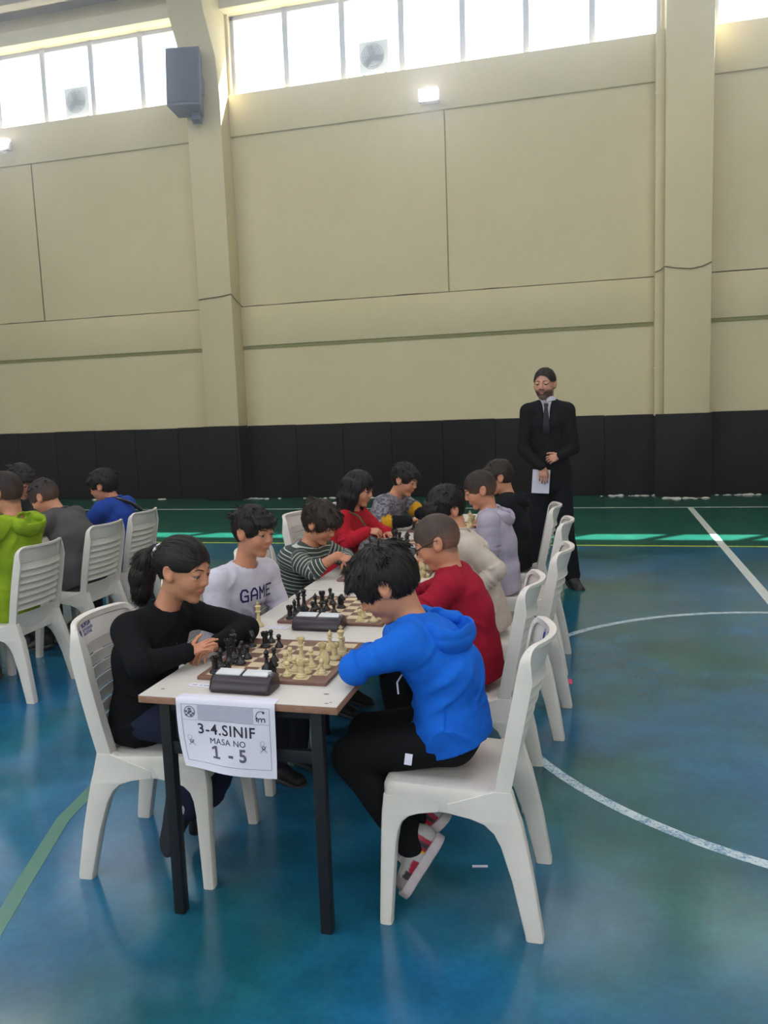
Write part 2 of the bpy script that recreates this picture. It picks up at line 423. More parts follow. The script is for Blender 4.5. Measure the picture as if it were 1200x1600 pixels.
# ================================================================== plastic chairs
M_chair = NT('chair_plastic'); t = M_chair; v = t.co()
t.l(t.ramp(t.noise(v, 5, 6, .7), [(.22, lin(202, 193, 184)), (.5, lin(214, 206, 198)), (.7, lin(219, 211, 204))]), t.b.inputs['Base Color'])
t.set(Roughness=.34); t.bump(t.noise(v, 250, 2), .06, .002); M_chair = t.m
M_print = simple('blue_print', lin(58, 60, 140), .6, .3, .05)
M_pink = simple('pink_paper', lin(215, 60, 100), .7)

def back_x(u, z):
    k = (z-.44)/.44
    return -.125-.085*k - (.022+.048*max(0, k))*(1-u*u)
def back_y(u, z): return u*(.205+.008*math.sin((z-.44)/.44*PI))
def back_patch(z0, z1, u0, u1, th, nu=12, nz=2, tilt=0.0, off=0.0, lip=0.0):
    mb = MB(); rings = []
    for i in range(nu+1):
        u = u0+(u1-u0)*i/nu; P = []; Q = []
        for j in range(nz+1):
            s = j/nz; z = z0+(z1-z0)*s
            x = back_x(u, z)+off-tilt*(1-s); y = back_y(u, z)
            P.append((x, y, z)); Q.append((x-th-(lip if j == 0 else 0), y, z))
        rings.append(P+Q[::-1])
    return mb.loft(rings)
def make_chair():
    r = thing('plastic_chair', 'chair', 'chair')
    # seat with skirt
    mb = MB(); rings = []
    for hx, hy, z, rr in ((.170, .193, .372, .03), (.182, .203, .370, .04), (.186, .2065, .400, .045), (.186, .2065, .436, .045), (.180, .202, .449, .045), (.165, .19, .4515, .05), (.11, .13, .440, .05), (.05, .06, .436, .03)):
        rings.append([(x, y, q+(x-.04)*.05-(.010*max(0, (x-.19))/.03)) for x, y, q in rrect(.045, 0, hx, hy, rr, z, 4)])
    mb.loft(rings); mb.build('seat', M_chair, r, smooth=True, angle=math.radians(50))
    # legs
    front = [(0, .203, .243, .198, .240), (.015, .203, .243, .196, .240), (.25, .186, .236, .176, .222), (.30, .178, .2345, .168, .217), (.33, .165, .2335, .164, .2135), (.35, .142, .2325, .163, .2115), (.362, .108, .2315, .164, .2105), (.372, .05, .230, .168, .210), (.41, .03, .226, .17, .207)]
    rear = [(0, -.262, -.208, .194, .236), (.015, -.262, -.206, .192, .236), (.18, -.236, -.168, .182, .226), (.28, -.216, -.136, .172, .218), (.32, -.207, -.114, .168, .2145), (.345, -.202, -.084, .166, .212), (.36, -.198, -.04, .166, .2105), (.372, -.194, .03, .168, .2095), (.40, -.186, .03, .17, .209), (.45, -.173, -.112, .17, .208)]
    for nm, tab in (('leg', front), ('leg', rear)):
        for s in (1, -1):
            mb = MB(); rings = []
            for z, xa, xb, ya, yb in tab:
                ring = rrect((xa+xb)/2, s*(ya+yb)/2, (xb-xa)/2, (yb-ya)/2, .010, z, 2)
                rings.append(ring)
            mb.loft(rings); mb.build(nm, M_chair, r, smooth=True, angle=math.radians(40))
    # back frame: stile, rounded corner, top edge, corner, stile
    path = []
    for i in range(9): path.append((-.97, .43+(.845-.43)*i/8))
    for i in range(1, 7):
        a = i/6*PI/2; path.append((-.97+.20*(1-math.cos(a)), .845+.045*math.sin(a)))
    path += [(u, .89) for u in (-.6, -.4, -.2, 0)]
    path = path+[(-u, z) for u, z in path[-2::-1]]
    mb = MB(); rings = []
    for i, (u, z) in enumerate(path):
        a = path[max(0, i-1)]; b = path[min(len(path)-1, i+1)]
        ty, tz = (b[0]-a[0])*.205, b[1]-a[1]; L = math.hypot(ty, tz); ny, nz = tz/L, -ty/L     # points inward (right of travel)
        top = min(1, max(0, (z-.80)/.08)); wi = .038*(1-top)+.016*top; dp = .046*(1-top)+.020*top
        def pt(o, d): 
            y = back_y(u, z)+ny*o; zz = z+nz*o
            return (back_x(u, z)+.006-d, y, zz)
        rings.append([pt(-.006, .002), pt(-.002, -.003), pt(wi, -.003), pt(wi, .005), pt(.006, .008), pt(.006, dp), pt(-.006, dp)])
    mb.loft(rings); mb.build('back_frame', M_chair, r, smooth=True, angle=math.radians(40))
    back_patch(.800, .884, -.93, .93, .006, 16, 4).build('top_rail', M_chair, r, smooth=True, angle=math.radians(50))
    zs = [.5225+.0395*i for i in range(7)]
    for z in zs: back_patch(z, z+.0385, -.86, .86, .005, 12, 3, tilt=.010, lip=.004).build('slat', M_chair, r, smooth=True, angle=math.radians(50))
    o = back_patch(.405, .497, -.86, .86, .006, 16, 3); 
    o.build('lower_panel', M_chair, r, smooth=True, angle=math.radians(50))
    return r
chair0 = make_chair()
NCH = [0]
def chair(x, y, deg, label, group=None, z=0):
    o = chair0 if NCH[0] == 0 else copy_tree(chair0)
    NCH[0] += 1
    o.location = (x, y, z); o.rotation_euler = (0, 0, math.radians(deg)); o['label'] = label
    if group: o['group'] = group
    return o
GR, GL, GB = 'chairs along the right side of the chess table', 'chairs along the left side of the chess table', 'chairs at the table behind on the left'
chL = chair(-1.52, 2.54, 4, 'white plastic chair with blue print under the girl in black', GL)
chR = chair(-.42, 2.495, 180, 'nearest white plastic chair, under the boy in the bright blue hoodie', GR)
chair(-.50, 3.265, 180, 'white plastic chair under the boy in the dark red sweatshirt', GR)
chair(-.405, 4.00, 177, 'white plastic chair under the boy in the cream sweatshirt', GR)
chair(-.43, 4.93, 179, 'white plastic chair under the boy in the lavender hoodie', GR)
chair(-.53, 5.63, 183, 'white plastic chair under the boy in black at the far end of the row', GR)
chair(-1.56, 3.22, 0, 'white plastic chair hidden under the boy in the white sweatshirt', GL)
chair(-1.535, 3.895, -2, 'white plastic chair half seen between white sweatshirt and striped shirt', GL)
chair(-1.79, 5.20, -3, 'white plastic chair with rounded top left of the boy in stripes', GL)
chair(-1.66, 5.75, 0, 'white plastic chair hidden under the boy in the grey patterned hoodie', GL)
chair(-3.37, 4.00, 182, 'nearest white plastic chair at the left edge, behind the lime green hoodie', GB)
chair(-3.46, 4.80, 181, 'white plastic chair behind the boy in the dark grey shirt', GB)
chair(-3.55, 5.42, 184, 'white plastic chair behind the boy in the royal blue top', GB)
chair(2.62, 12.4, 80, 'white plastic chair cut off by the right edge of the photo')
# printed mark on the girl's chair and on the nearest right-hand chair
def chair_print(root, u_c=.42, flip=False):
    def place(me, y0, z0, name):
        V = np.empty(len(me.vertices)*3, np.float32); me.vertices.foreach_get('co', V); V = V.reshape(-1, 3)
        out = []
        for x, y, zz in V:
            yy = y0 + x; z = z0+y; out.append((back_x(yy/.205, z)+.0012, yy, z))
        me.vertices.foreach_set('co', np.array(out, np.float32).ravel()); me.update(); return link(name, me, M_print, root)
    place(text_mesh('BURSA', .024, .0006, 'LEFT', 0), -.080, .858, 'print')
    place(text_mesh('BÜYÜKŞEHİR', .0125, .0003, 'LEFT', 0), -.080, .844, 'print')
    place(text_mesh('BELEDİYESİ', .0125, .0003, 'LEFT', 0), -.080, .831, 'print')
    mb = MB(); cy, cz = -.108, .846        # shield emblem ringed with dots
    sh = [(-.009, .012), (.009, .012), (.009, -.002), (0, -.016), (-.009, -.002)]
    F = lambda y, z: (back_x(y/.205, z)+.0012, y, z)
    mb.add([F(cy+a, cz+b) for a, b in sh], [(0, 1, 2, 3, 4)])
    for k in range(3): mb.add([F(cy+a-.006+k*.006, cz+.016+b+(.004 if k == 1 else 0)) for a, b in ((-.002, -.003), (.002, -.003), (0, .005))], [(0, 1, 2)])
    for k in range(12):
        a = k*PI/6; mb.add([F(cy+.021*math.cos(a)+p, cz+.026*math.sin(a)+q) for p, q in ((-.0013, 0), (0, -.0013), (.0013, 0), (0, .0013))], [(0, 1, 2, 3)])
    mb.build('emblem', M_print, root)
chair_print(chL); chair_print(chR)

# ================================================================== tables
M_lam = NT('white_laminate'); t = M_lam; v = t.co()
c = t.ramp(t.noise(v, 2, 5), [(.3, lin(200, 192, 184)), (.7, lin(212, 205, 198))])
sc = t.noise(t.co((3, 25, 1), rot=(0, 0, .6)), 7, 8, .8)
t.l(t.mix(t.ramp(sc, [(.66, (0,)*3), (.74, (.55,)*3)]), c, lin(120, 110, 105)), t.b.inputs['Base Color'])
t.set(Roughness=.42); M_lam = t.m
M_board = simple('raw_chipboard', lin(150, 112, 92), .8, .2, .14, 60, .2, 90)
M_legs = simple('black_steel', lin(22, 23, 28), .45, .4, .2, 25)
def table(x0, x1, y0, y1, h, label, group):
    cx, cy = (x0+x1)/2, (y0+y1)/2; a, b = (x1-x0)/2, (y1-y0)/2
    o = thing('school_table', label, 'table', (cx, cy, 0), 0, group)
    MB().box((-a, -b, h-.024), (a, b, h-.0015)).build('chipboard_core', M_board, o, bevel=.002)
    MB().box((-a+.001, -b+.001, h-.002), (a-.001, b-.001, h)).build('laminate_top', M_lam, o)
    lx, ly = a-.075, b-.04
    for sx in (1, -1):
        for sy in (1, -1): 
            w = .018; MB().box((sx*(lx if sx < 0 else lx-.0)-w, sy*ly-w, 0), (sx*lx+w, sy*ly+w, h-.024)).build('leg', M_legs, o, bevel=.003)
        MB().box((sx*lx-.012, -ly, h-.064), (sx*lx+.012, ly, h-.024)).build('rail', M_legs, o, bevel=.002)
    for sy in (1, -1):
        MB().box((-lx, sy*ly-.012, h-.054), (lx, sy*ly+.012, h-.024)).build('rail', M_legs, o, bevel=.002)
        MB().box((-lx, sy*ly-.012, .545), (lx, sy*ly+.012, .585)).build('stretcher', M_legs, o, bevel=.002)
    return o
GT = 'school tables joined end to end'
table(-1.385, -.735, 2.15, 3.60, .74, 'nearest white-topped school table on black legs, with the paper sign', GT)
table(-1.385, -.735, 3.605, 5.055, .74, 'middle white-topped school table of the long row, under the striped boy\'s hand', GT)
table(-1.385, -.735, 5.06, 6.30, .74, 'farthest white-topped school table of the long row, before the grey hoodie', GT)
table(-4.34, -3.69, 3.4, 4.85, .74, 'white-topped school table in front of the boy in lime green', 'school tables on the left')
table(-4.38, -3.73, 4.86, 6.3, .74, 'white-topped school table in front of the boy in royal blue', 'school tables on the left')
# screw heads / chips on the near top
M_chip = simple('dark_chip', lin(70, 62, 58), .8)
o = MB()
for x, y, s in ((-1.335, 2.215, .006), (-.80, 2.25, .007), (-.765, 2.185, .004), (-.775, 2.175, .005)):
    o.add([(x+s*1.5*math.cos(k*1.05), y+s*.6*math.sin(k*1.05), .7404) for k in range(6)], [tuple(range(6))])
tt = [q for q in bpy.data.objects if q.name == 'school_table'][0]
oo = o.build('chipped_spot', M_chip, tt); oo.matrix_parent_inverse = Matrix.Translation((1.06, -2.875, 0))

# ================================================================== chess boards, men, clocks
TZ = .7402
t = NT('chess_board_squares'); v = t.co()
ck = t.n('ShaderNodeTexChecker'); ck.inputs['Scale'].default_value = 1/.0505; ck.inputs['Color1'].default_value = lin(112, 78, 66); ck.inputs['Color2'].default_value = lin(206, 186, 152)
off = t.n('ShaderNodeMapping'); off.inputs['Location'].default_value = (.0505*8, .0505*8, .5*.0505); t.l(v, off.inputs[0]); t.l(off.outputs[0], ck.inputs['Vector'])
g = t.noise(t.co((60, 4, 1)), 5, 5); t.l(t.mix(1.0, ck.outputs[0], t.ramp(g, [(.3, (.9,)*3), (.7, (1.06,)*3)]), 'MULTIPLY'), t.b.inputs['Base Color']); t.set(Roughness=.4)
M_sq = t.m
M_rim = simple('chess_board_rim', lin(118, 84, 72), .4, .4, .12, 30)
BX = -1.045; SQ = .0505
BOARDS = [2.535, 3.228, 4.02, 4.78, 5.58]
BN = ['nearest', 'second', 'third', 'fourth', 'farthest']
def chessboard(i, y):
    o = thing('chess_board', ['nearest brown and cream chess board, behind the front clock', 'second chess board, before the boy in the white sweatshirt', 'third chess board, under the striped boy\'s hand', 'fourth chess board, before the girl in red', 'farthest chess board, before the boy in the grey hoodie'][i], 'chess board', (BX, y, TZ), 0, 'chess boards on the long table')
    h = .0505*4; 
    MB().box((-h, -h, .002), (h, h, .0105)).build('squares', M_sq, o)
    mb = MB(); w = .020
    for lo, hi in (((-h-w, -h-w, 0), (h+w, -h, .012)), ((-h-w, h, 0), (h+w, h+w, .012)), ((-h-w, -h, 0), (-h, h, .012)), ((h, -h, 0), (h+w, h, .012))): 
        MB().box(lo, hi).build('rim', M_rim, o, bevel=.002)
for i, y in enumerate(BOARDS): chessboard(i, y)
BZ = TZ+.0106

M_men = {'black': simple('black_chessman', lin(24, 24, 27), .32, .5, .2, 50), 'white': simple('cream_chessman', lin(205, 186, 138), .4, .4, .05, 50)}
BASE = [(0, 0), (.5, 0), (.52, .06), (.5, .12), (.40, .17), (.42, .20), (.36, .24), (.27, .30)]
def men_mesh(kind):
    mb = MB(); n = 14
    def L(prof, r, h): mb.lathe([(max(a*r*2.3, .0001), b*h*1.06) for a, b in prof], n=n)
    if kind == 'pawn': L(BASE+[(.19, .42), (.16, .56), (.30, .60), (.30, .63), (.17, .66), (.24, .72), (.29, .80), (.27, .90), (.16, .97), (0, 1)], .0135, .047)
    elif kind == 'rook':
        L([(a*1.05, b*.8) for a, b in BASE]+[(.29, .40), (.27, .68), (.38, .74), (.40, .90), (.30, .90), (.28, .84), (0, .84)], .0155, .052)
        for k in range(6):
            a = k*PI/3; mb.box((.0085, -.0042, .0485), (.0142, .0042, .0555), Matrix.Rotation(a, 4, 'Z'))
    elif kind == 'bishop': L([(a, b*.7) for a, b in BASE]+[(.18, .36), (.14, .56), (.29, .60), (.29, .63), (.17, .66), (.25, .74), (.24, .82), (.12, .92), (.06, .94), (.08, .97), (0, 1)], .0155, .068)
    elif kind == 'queen':
        L([(a, b*.6) for a, b in BASE]+[(.19, .32), (.15, .60), (.30, .64), (.30, .67), (.18, .70), (.24, .82), (.34, .93), (.24, .90), (.10, .94), (.10, .97), (0, 1)], .0175, .084)
        for k in range(8): a = k*PI/4; mb.box((.0105, -.0018, .080), (.014, .0018, .0865), Matrix.Rotation(a, 4, 'Z'))
    elif kind == 'king':
        L([(a, b*.6) for a, b in BASE]+[(.20, .32), (.16, .58), (.31, .62), (.31, .65), (.19, .68), (.25, .76), (.33, .86), (.20, .90), (0, .91)], .0175, .092)
        mb.box((-.0025, -.0025, .087), (.0025, .0025, .104)).box((-.007, -.0026, .094), (.007, .0026, .099))
    elif kind == 'knight':
        L([(a*1.05, b*.75) for a, b in BASE]+[(.30, .24), (0, .26)], .0155, .058)
        P = [(-.011, .013), (.009, .013), (.011, .024), (.004, .034), (.011, .036), (.0165, .033), (.019, .038), (.011, .049), (.006, .056), (.002, .060), (-.001, .055), (-.008, .050), (-.013, .038), (-.014, .024)]
        mb.loft([[(x*.85, -.0085, .013+(z-.013)*.97) for x, z in P], [(x*1.1, -.005, z) for x, z in P], [(x*1.1, .005, z) for x, z in P], [(x*.85, .0085, .013+(z-.013)*.97) for x, z in P]])
    me = mb.mesh('chess_'+kind, True); me.set_sharp_from_angle(angle=math.radians(48)); return me
MEN = {}
for k in ('pawn', 'rook', 'bishop', 'queen', 'king', 'knight'):
    for c in ('black', 'white'):
        me = men_mesh(k); me.materials.append(M_men[c]); MEN[c, k] = me
WORDS = ['first', 'second', 'third', 'fourth', 'fifth', 'sixth', 'seventh', 'eighth']
rng = random.Random(11)
def man(b, colr, kind, col, row, jit=.007, lab=None):
    """col 0..7 counted from the left-hand player, row 0..7 counted from the near end"""
    x = BX+(col-3.5)*SQ+rng.uniform(-jit, jit); y = BOARDS[b]+(row-3.5)*SQ+rng.uniform(-jit, jit)
    cw = 'black' if colr == 'black' else 'cream'
    o = link('chess_'+kind, MEN[colr, kind], None, loc=(x, y, BZ), rot=(0, 0, rng.uniform(-.5, .5) + (0 if colr == 'black' else PI)))
    tag(o, lab or f'{cw} {kind} on the {BN[b]} chess board, {WORDS[int(col)]} file from left, {WORDS[int(row)]} rank', 'chess piece', f'{cw} chess pieces on the {BN[b]} board')
def men(b, colr, text):
    K = dict(p='pawn', r='rook', b='bishop', q='queen', k='king', n='knight')
    for w in text.split(): man(b, colr, K[w[0]], int(w[1])-1, int(w[2])-1)
# letter = man, then file from the left and rank from the near end
men(0, 'black', 'r11 p21 b12 q13 k14 p24 p15 b23 n17 r27 p28 p37 b42 n51 p44')
men(0, 'white', 'p61 p62 r71 p53 p54 q64 r75 p87 n83 b73 p72 r85 k86 b77 p82')
men(1, 'black', 'r11 b12 q13 k14 n21 p31 p23 p33 r26 p34 p36 p28 n45 p43 b24')
men(1, 'white', 'k74 p71 p72 b81 r82 q84 p75 n86')
men(2, 'black', 'q11 n12 r13 k15 p22 p24 p26 b17')
men(2, 'white', 'p73 r82 p75 n84 q86 k87')
men(3, 'black', 'r12 b13 q15 k16 p23 p25 p27 n28 r18')
men(3, 'white', 'p72 r81 n83 q84 p75')
men(4, 'black', 'r11 n13 q15 p22 p24 p26 k16 b17')
men(4, 'white', 'k86 q85 p76 p75 r88 b83 p73 n87')
def loose(colr, kind, x, y, label):
    o = link('chess_'+kind, MEN[colr, kind], None, loc=(x, y, TZ)); tag(o, label, 'chess piece')
loose('white', 'king', -1.325, 2.955, 'cream king standing on the bare table left of the second clock')

M_clock = simple('maroon_leather', lin(44, 30, 38), .33, .5, .12, 60, .1, 400)
M_disp = simple('clock_display', lin(205, 205, 208), .35, .5, .03)
M_silver = simple('clock_button', lin(150, 150, 155), .3, .5, .05, metallic=.7)
def clock(x, y, rz, label, body=None, Lx=.205):
    o = thing('chess_clock', label, 'chess clock', (x, y, TZ), rz, 'chess clocks on the long table')
    P = [(-.046, 0), (-.052, .010), (-.040, .036), (-.022, .050), (.020, .056), (.046, .040), (.052, .012), (.046, 0)]
    mb = MB(); h = Lx/2; rings = []
    for xx, s in ((-h, .82), (-h+.012, 1.0), (h-.012, 1.0), (h, .82)): rings.append([(xx, a*s, .0+b*(s*.5+.5)) for a, b in P])
    mb.loft(rings); mb.build('case', body or M_clock, o, bevel=.004)
    for s in (-1, 1):
        mb = MB(); M = Matrix.Translation((s*h*.45, -.001, .0545)) @ Matrix.Rotation(.14, 4, 'X')
        mb.box((-h*.40, -.020, -.002), (h*.40, .020, .003), M); mb.build('display', M_disp, o, bevel=.001)
    mb = MB().lathe([(.008, .05), (.008, .058), (.006, .060), (0.0001, .060)], (h-.013, .0, 0), 10); mb.build('button', M_silver, o, smooth=True)
    return o
clock(-1.07, 2.252, -.02, 'dark maroon chess clock at the near end of the table, above the paper sign')
clock(-1.068, 2.958, .0, 'dark maroon chess clock between the first and second chess boards')
clock(-1.06, 3.725, .0, 'dark maroon chess clock behind the head of the boy in the blue hoodie')
clock(-1.05, 4.515, .0, 'dark maroon chess clock between the third and fourth chess boards')
clock(-1.05, 5.315, .0, 'dark maroon chess clock between the fourth and farthest chess boards')

# --- papers
M_paper = simple('white_paper', lin(214, 210, 222), .8, .2, .02, 20)
M_ink = simple('printed_ink', lin(52, 50, 62), .8, .2, .05)
M_inkp = simple('pale_print', lin(176, 172, 188), .8, .2, .03)
M_inkg = simple('grey_print', lin(96, 92, 108), .8, .2, .05)
SW, SH = .325, .232
def sheet(u, w, o=0.0):
    """u 0..1 across, w 0..1 down the hanging sign; the first stretch lies on the table top"""
    x = -1.251+SW*u + .004*w*math.sin(u*5) + (.034*w*w*(1-u) if w > 0 else 0)
    z = TZ+.001-SH*w+.0025*math.sin(u*6)*w+(.030*w*w*(1-u)**1.5 if w > 0 else 0)
    y = 2.1475-.004-w*.006-.012*w*w*math.sin(u*3.1+.4)-.018*w*w*(1-u)-.004*math.sin(u*9+w*4)*w
    return (x, y-o, z)
sg = thing('paper_sign', 'white paper sign reading 3-4.SINIF taped to the near table edge', 'sign', (-1.09, 2.14, .62))
inv = Matrix.Translation((1.09, -2.14, -.62))
mb = MB(); N, K = 16, 12; V = []; F = []
for j in range(-2, K+1):
    for i in range(N+1):
        u = i/N
        V.append(sheet(u, j/K) if j >= 0 else (sheet(u, 0)[0], 2.1435-.022*j/1.0, TZ+.0012))
n = N+1
for j in range(K+2):
    for i in range(N): F.append((j*n+i, j*n+i+1, (j+1)*n+i+1, (j+1)*n+i))
ps = link('sheet', npmesh('sheet', V, F), M_paper, sg); ps.matrix_parent_inverse = inv
def on_sheet(me, u0, w0, name, mat, skew=0.0):
    V = np.empty(len(me.vertices)*3, np.float32); me.vertices.foreach_get('co', V); V = V.reshape(-1, 3)
    out = [sheet(u0+x/SW, w0-y/SH, .0012) for x, y, _ in V]
    me.vertices.foreach_set('co', np.array(out, np.float32).ravel()); me.update()
    o = link(name, me, mat, sg); o.matrix_parent_inverse = inv; return o
def flat(polys): 
    mb = MB()
    for P in polys: mb.add([(a, b, 0) for a, b in P], [tuple(range(len(P)))])
    return mb.mesh('print')
on_sheet(text_mesh('3-4.SINIF', .047, .0006, extrude=0, space=1.1), .50, .47, 'print', M_ink)
on_sheet(text_mesh('MASA NO', .027, 0, extrude=0), .505, .60, 'print', M_ink)
on_sheet(text_mesh('- 5', .056, .0014, extrude=0), .60, .80, 'print', M_inkg)
on_sheet(flat([[(-.0035, 0), (.0045, 0), (.0045, .040), (-.0035, .040)], [(-.012, 0), (.013, 0), (.013, .006), (-.012, .006)], [(-.0035, .040), (-.0035, .032), (-.014, .027), (-.014, .034)]]), .37, .80, 'print', M_inkg)
def subdiv_rect(x0, y0, x1, y1, n=12):
    return [[(x0+(x1-x0)*i/n, y0), (x0+(x1-x0)*(i+1)/n, y0), (x0+(x1-x0)*(i+1)/n, y1), (x0+(x1-x0)*i/n, y1)] for i in range(n)]
# frame lines, pale header with washed-out title
fr = subdiv_rect(-.145, .0995, .145, .1005)+subdiv_rect(-.145, -.0905, .145, -.0895)+subdiv_rect(-.145, .050, .145, .0507)
for x in (-.145, .145): fr += [[(x-.0005, -.09+.19*i/10), (x+.0005, -.09+.19*i/10), (x+.0005, -.09+.19*(i+1)/10), (x-.0005, -.09+.19*(i+1)/10)] for i in range(10)]
on_sheet(flat(fr), .5, .5, 'border', M_inkg)
on_sheet(flat(subdiv_rect(-.092, .052, .092, .0985)), .5, .5, 'header', M_inkp)
disc = lambda cx, cy, r, n=18: [(cx+r*math.cos(k*2*PI/n), cy+r*math.sin(k*2*PI/n)) for k in range(n)]
def ring(cx, cy, r, w, n=24, a0=0, a1=2*PI):
    return [[(cx+q*math.cos(a), cy+q*math.sin(a)) for q, a in ((r-w, a0+(a1-a0)*k/n), (r+w, a0+(a1-a0)*k/n), (r+w, a0+(a1-a0)*(k+1)/n), (r-w, a0+(a1-a0)*(k+1)/n))] for k in range(n)]
# round chess-federation style emblem: ring, checks, crest
em = ring(-.118, .076, .017, .0012)
for i in range(-2, 2):
    for j in range(-2, 1):
        if (i+j) % 2 == 0: em.append([(-.118+i*.0075, .074+j*.006), (-.118+(i+1)*.0075, .074+j*.006), (-.118+(i+1)*.0075, .074+(j+1)*.006), (-.118+i*.0075, .074+(j+1)*.006)])
em += [disc(-.118, .0765, .0045, 10), [(-.125, .082), (-.111, .082), (-.114, .088), (-.122, .088)]]
on_sheet(flat(em), .5, .5, 'emblem', M_inkg)
# emblem with star, arc of dots and three arches
em = []
for k in range(16): a = k*PI/8; em.append(disc(.118+.0205*math.cos(a), .075+.0205*math.sin(a), .0009, 6))
em += ring(.118, .075, .016, .0010, 14, PI*.35, PI*1.15)
st = [(.126+(.006 if k % 2 == 0 else .0025)*math.cos(PI/2+k*PI/5), .087+(.006 if k % 2 == 0 else .0025)*math.sin(PI/2+k*PI/5)) for k in range(10)]
em.append(st)
for cx in (.107, .1175, .128): em += ring(cx-.0015, .066, .0035, .0016, 8, 0, PI) + [[(cx+.0005, .058), (cx+.0036, .058), (cx+.0036, .066), (cx+.0005, .066)]]
em += [[(.102, .059), (.1048, .059), (.1048, .073), (.102, .075)]]
on_sheet(flat(em), .5, .5, 'emblem', M_ink)
for sx in (-.122, .122):    # little sketch of crossed lines and a round body
    em = ring(sx, -.022, .005, .0012, 10)+ring(sx-.004, -.008, .007, .0004, 8)+[[(sx-.012, -.036), (sx-.010, -.036), (sx+.010, -.016), (sx+.008, -.016)], [(sx+.012, -.036), (sx+.010, -.036), (sx-.010, -.016), (sx-.008, -.016)]]
    on_sheet(flat(em), .5, .5, 'sketch', M_inkg)
def slip(x, y, rz, w, d, label):
    o = thing('paper_slip', label, 'paper', (x, y, TZ+.0004), rz)
    MB().box((-w/2, -d/2, 0), (w/2, d/2, .0008)).build('slip', M_paper, o)
    mb = MB(); r2 = random.Random(int(x*1000) % 97)
    xx = -w*.35
    while xx < w*.4:
        mb.tube([(xx, -.004, .0012), (xx+.003, .005*r2.uniform(.3, 1), .0012), (xx+.006, -.003, .0012)], .0007, 4); xx += r2.uniform(.007, .018)
    mb.build('handwriting', M_ink, o)
slip(-1.22, 2.262, -.1, .10, .028, 'white name slip with handwriting beside the front clock')
slip(-1.245, 2.945, -.1, .10, .03, 'white name slip with handwriting beside the second clock')
slip(-1.0, 3.66, .1, .12, .04, 'white name slip beside the third chess board')
# cream folded cloth and burgundy case on the right of the third board
M_cloth = simple('cream_cloth', lin(205, 190, 176), .9, .2, .06, 30)
o = MB().box((-.055, -.05, 0), (.055, .05, .036)); oo = o.build('storage_box', M_cloth, None, bevel=.012); oo.location = (-.805, 3.715, TZ); oo.rotation_euler = (0, 0, .15)
tag(oo, 'small cream box on the table edge in front of the boy with glasses', 'box')
M_burg = simple('burgundy_vinyl', lin(112, 22, 48), .5, .4, .1, 20)
oo = MB().box((-.035, -.12, 0), (.035, .12, .085)).build('pencil_case', M_burg, None, bevel=.02); oo.location = (-.80, 4.32, TZ)
tag(oo, 'burgundy pencil case between the blue hoodie boy and the glasses', 'case')
loose('white', 'rook', -.83, 3.80, 'cream rook standing behind the small cream box'); loose('white', 'pawn', -.80, 3.80, 'cream pawn right behind the small cream box'); 
# scraps on the floor
o = MB().box((-.027, -.005, 0), (.027, .005, .003)).build('paper_scrap', M_paper, None, loc=(-.40, 2.63, .0005), rot=(0, 0, .2)); tag(o, 'white paper scrap on the floor under the nearest chair', 'paper')
o = MB().box((-.016, -.04, 0), (.016, .04, .002)).build('paper_scrap', M_pink, None, loc=(-.16, 4.6, .0005), rot=(0, 0, .1)); tag(o, 'pink paper scrap on the blue floor beside the chairs', 'paper')
# ================================================================== people
# Bodies and clothes are distance fields sampled on a grid and meshed as one closed surface (surface nets).
F32 = np.float32
def A(*p): return np.array(p, F32)
def unit(v): v = np.asarray(v, F32); return v/np.linalg.norm(v)
_lat = np.random.RandomState(4).rand(32, 32, 32).astype(F32)
def vnoise(X, Y, Z):
    X, Y, Z = np.broadcast_arrays(X, Y, Z)
    xi, yi, zi = np.floor(X).astype(np.int32), np.floor(Y).astype(np.int32), np.floor(Z).astype(np.int32)
    fx, fy, fz = X-xi, Y-yi, Z-zi
    fx, fy, fz = fx*fx*(3-2*fx), fy*fy*(3-2*fy), fz*fz*(3-2*fz)
    x0, y0, z0, x1, y1, z1 = xi & 31, yi & 31, zi & 31, (xi+1) & 31, (yi+1) & 31, (zi+1) & 31
    L = _lat
    a = L[x0, y0, z0]*(1-fx)+L[x1, y0, z0]*fx; b = L[x0, y1, z0]*(1-fx)+L[x1, y1, z0]*fx
    c = L[x0, y0, z1]*(1-fx)+L[x1, y0, z1]*fx; d = L[x0, y1, z1]*(1-fx)+L[x1, y1, z1]*fx
    return (a*(1-fy)+b*fy)*(1-fz)+(c*(1-fy)+d*fy)*fz-.5
def smin(a, b, k):
    if k <= 0: return np.minimum(a, b)
    h = np.clip(.5+.5*(b-a)/k, 0, 1); return b+(a-b)*h-k*h*(1-h)
def smax(a, b, k): return -smin(-a, -b, k)
def ell(x, y, z, c, r):
    q0, q1, q2 = (x-c[0])/r[0], (y-c[1])/r[1], (z-c[2])/r[2]
    k0 = np.sqrt(q0*q0+q1*q1+q2*q2)+1e-6
    k1 = np.sqrt((q0/r[0])**2+(q1/r[1])**2+(q2/r[2])**2)+1e-6
    return k0*(k0-1)/k1
def rc(x, y, z, a, b, ra, rb):
    d = (b[0]-a[0], b[1]-a[1], b[2]-a[2]); L = d[0]**2+d[1]**2+d[2]**2+1e-9
    t = np.clip(((x-a[0])*d[0]+(y-a[1])*d[1]+(z-a[2])*d[2])/L, 0, 1)
    return np.sqrt((x-a[0]-t*d[0])**2+(y-a[1]-t*d[1])**2+(z-a[2]-t*d[2])**2)-(ra+(rb-ra)*t)
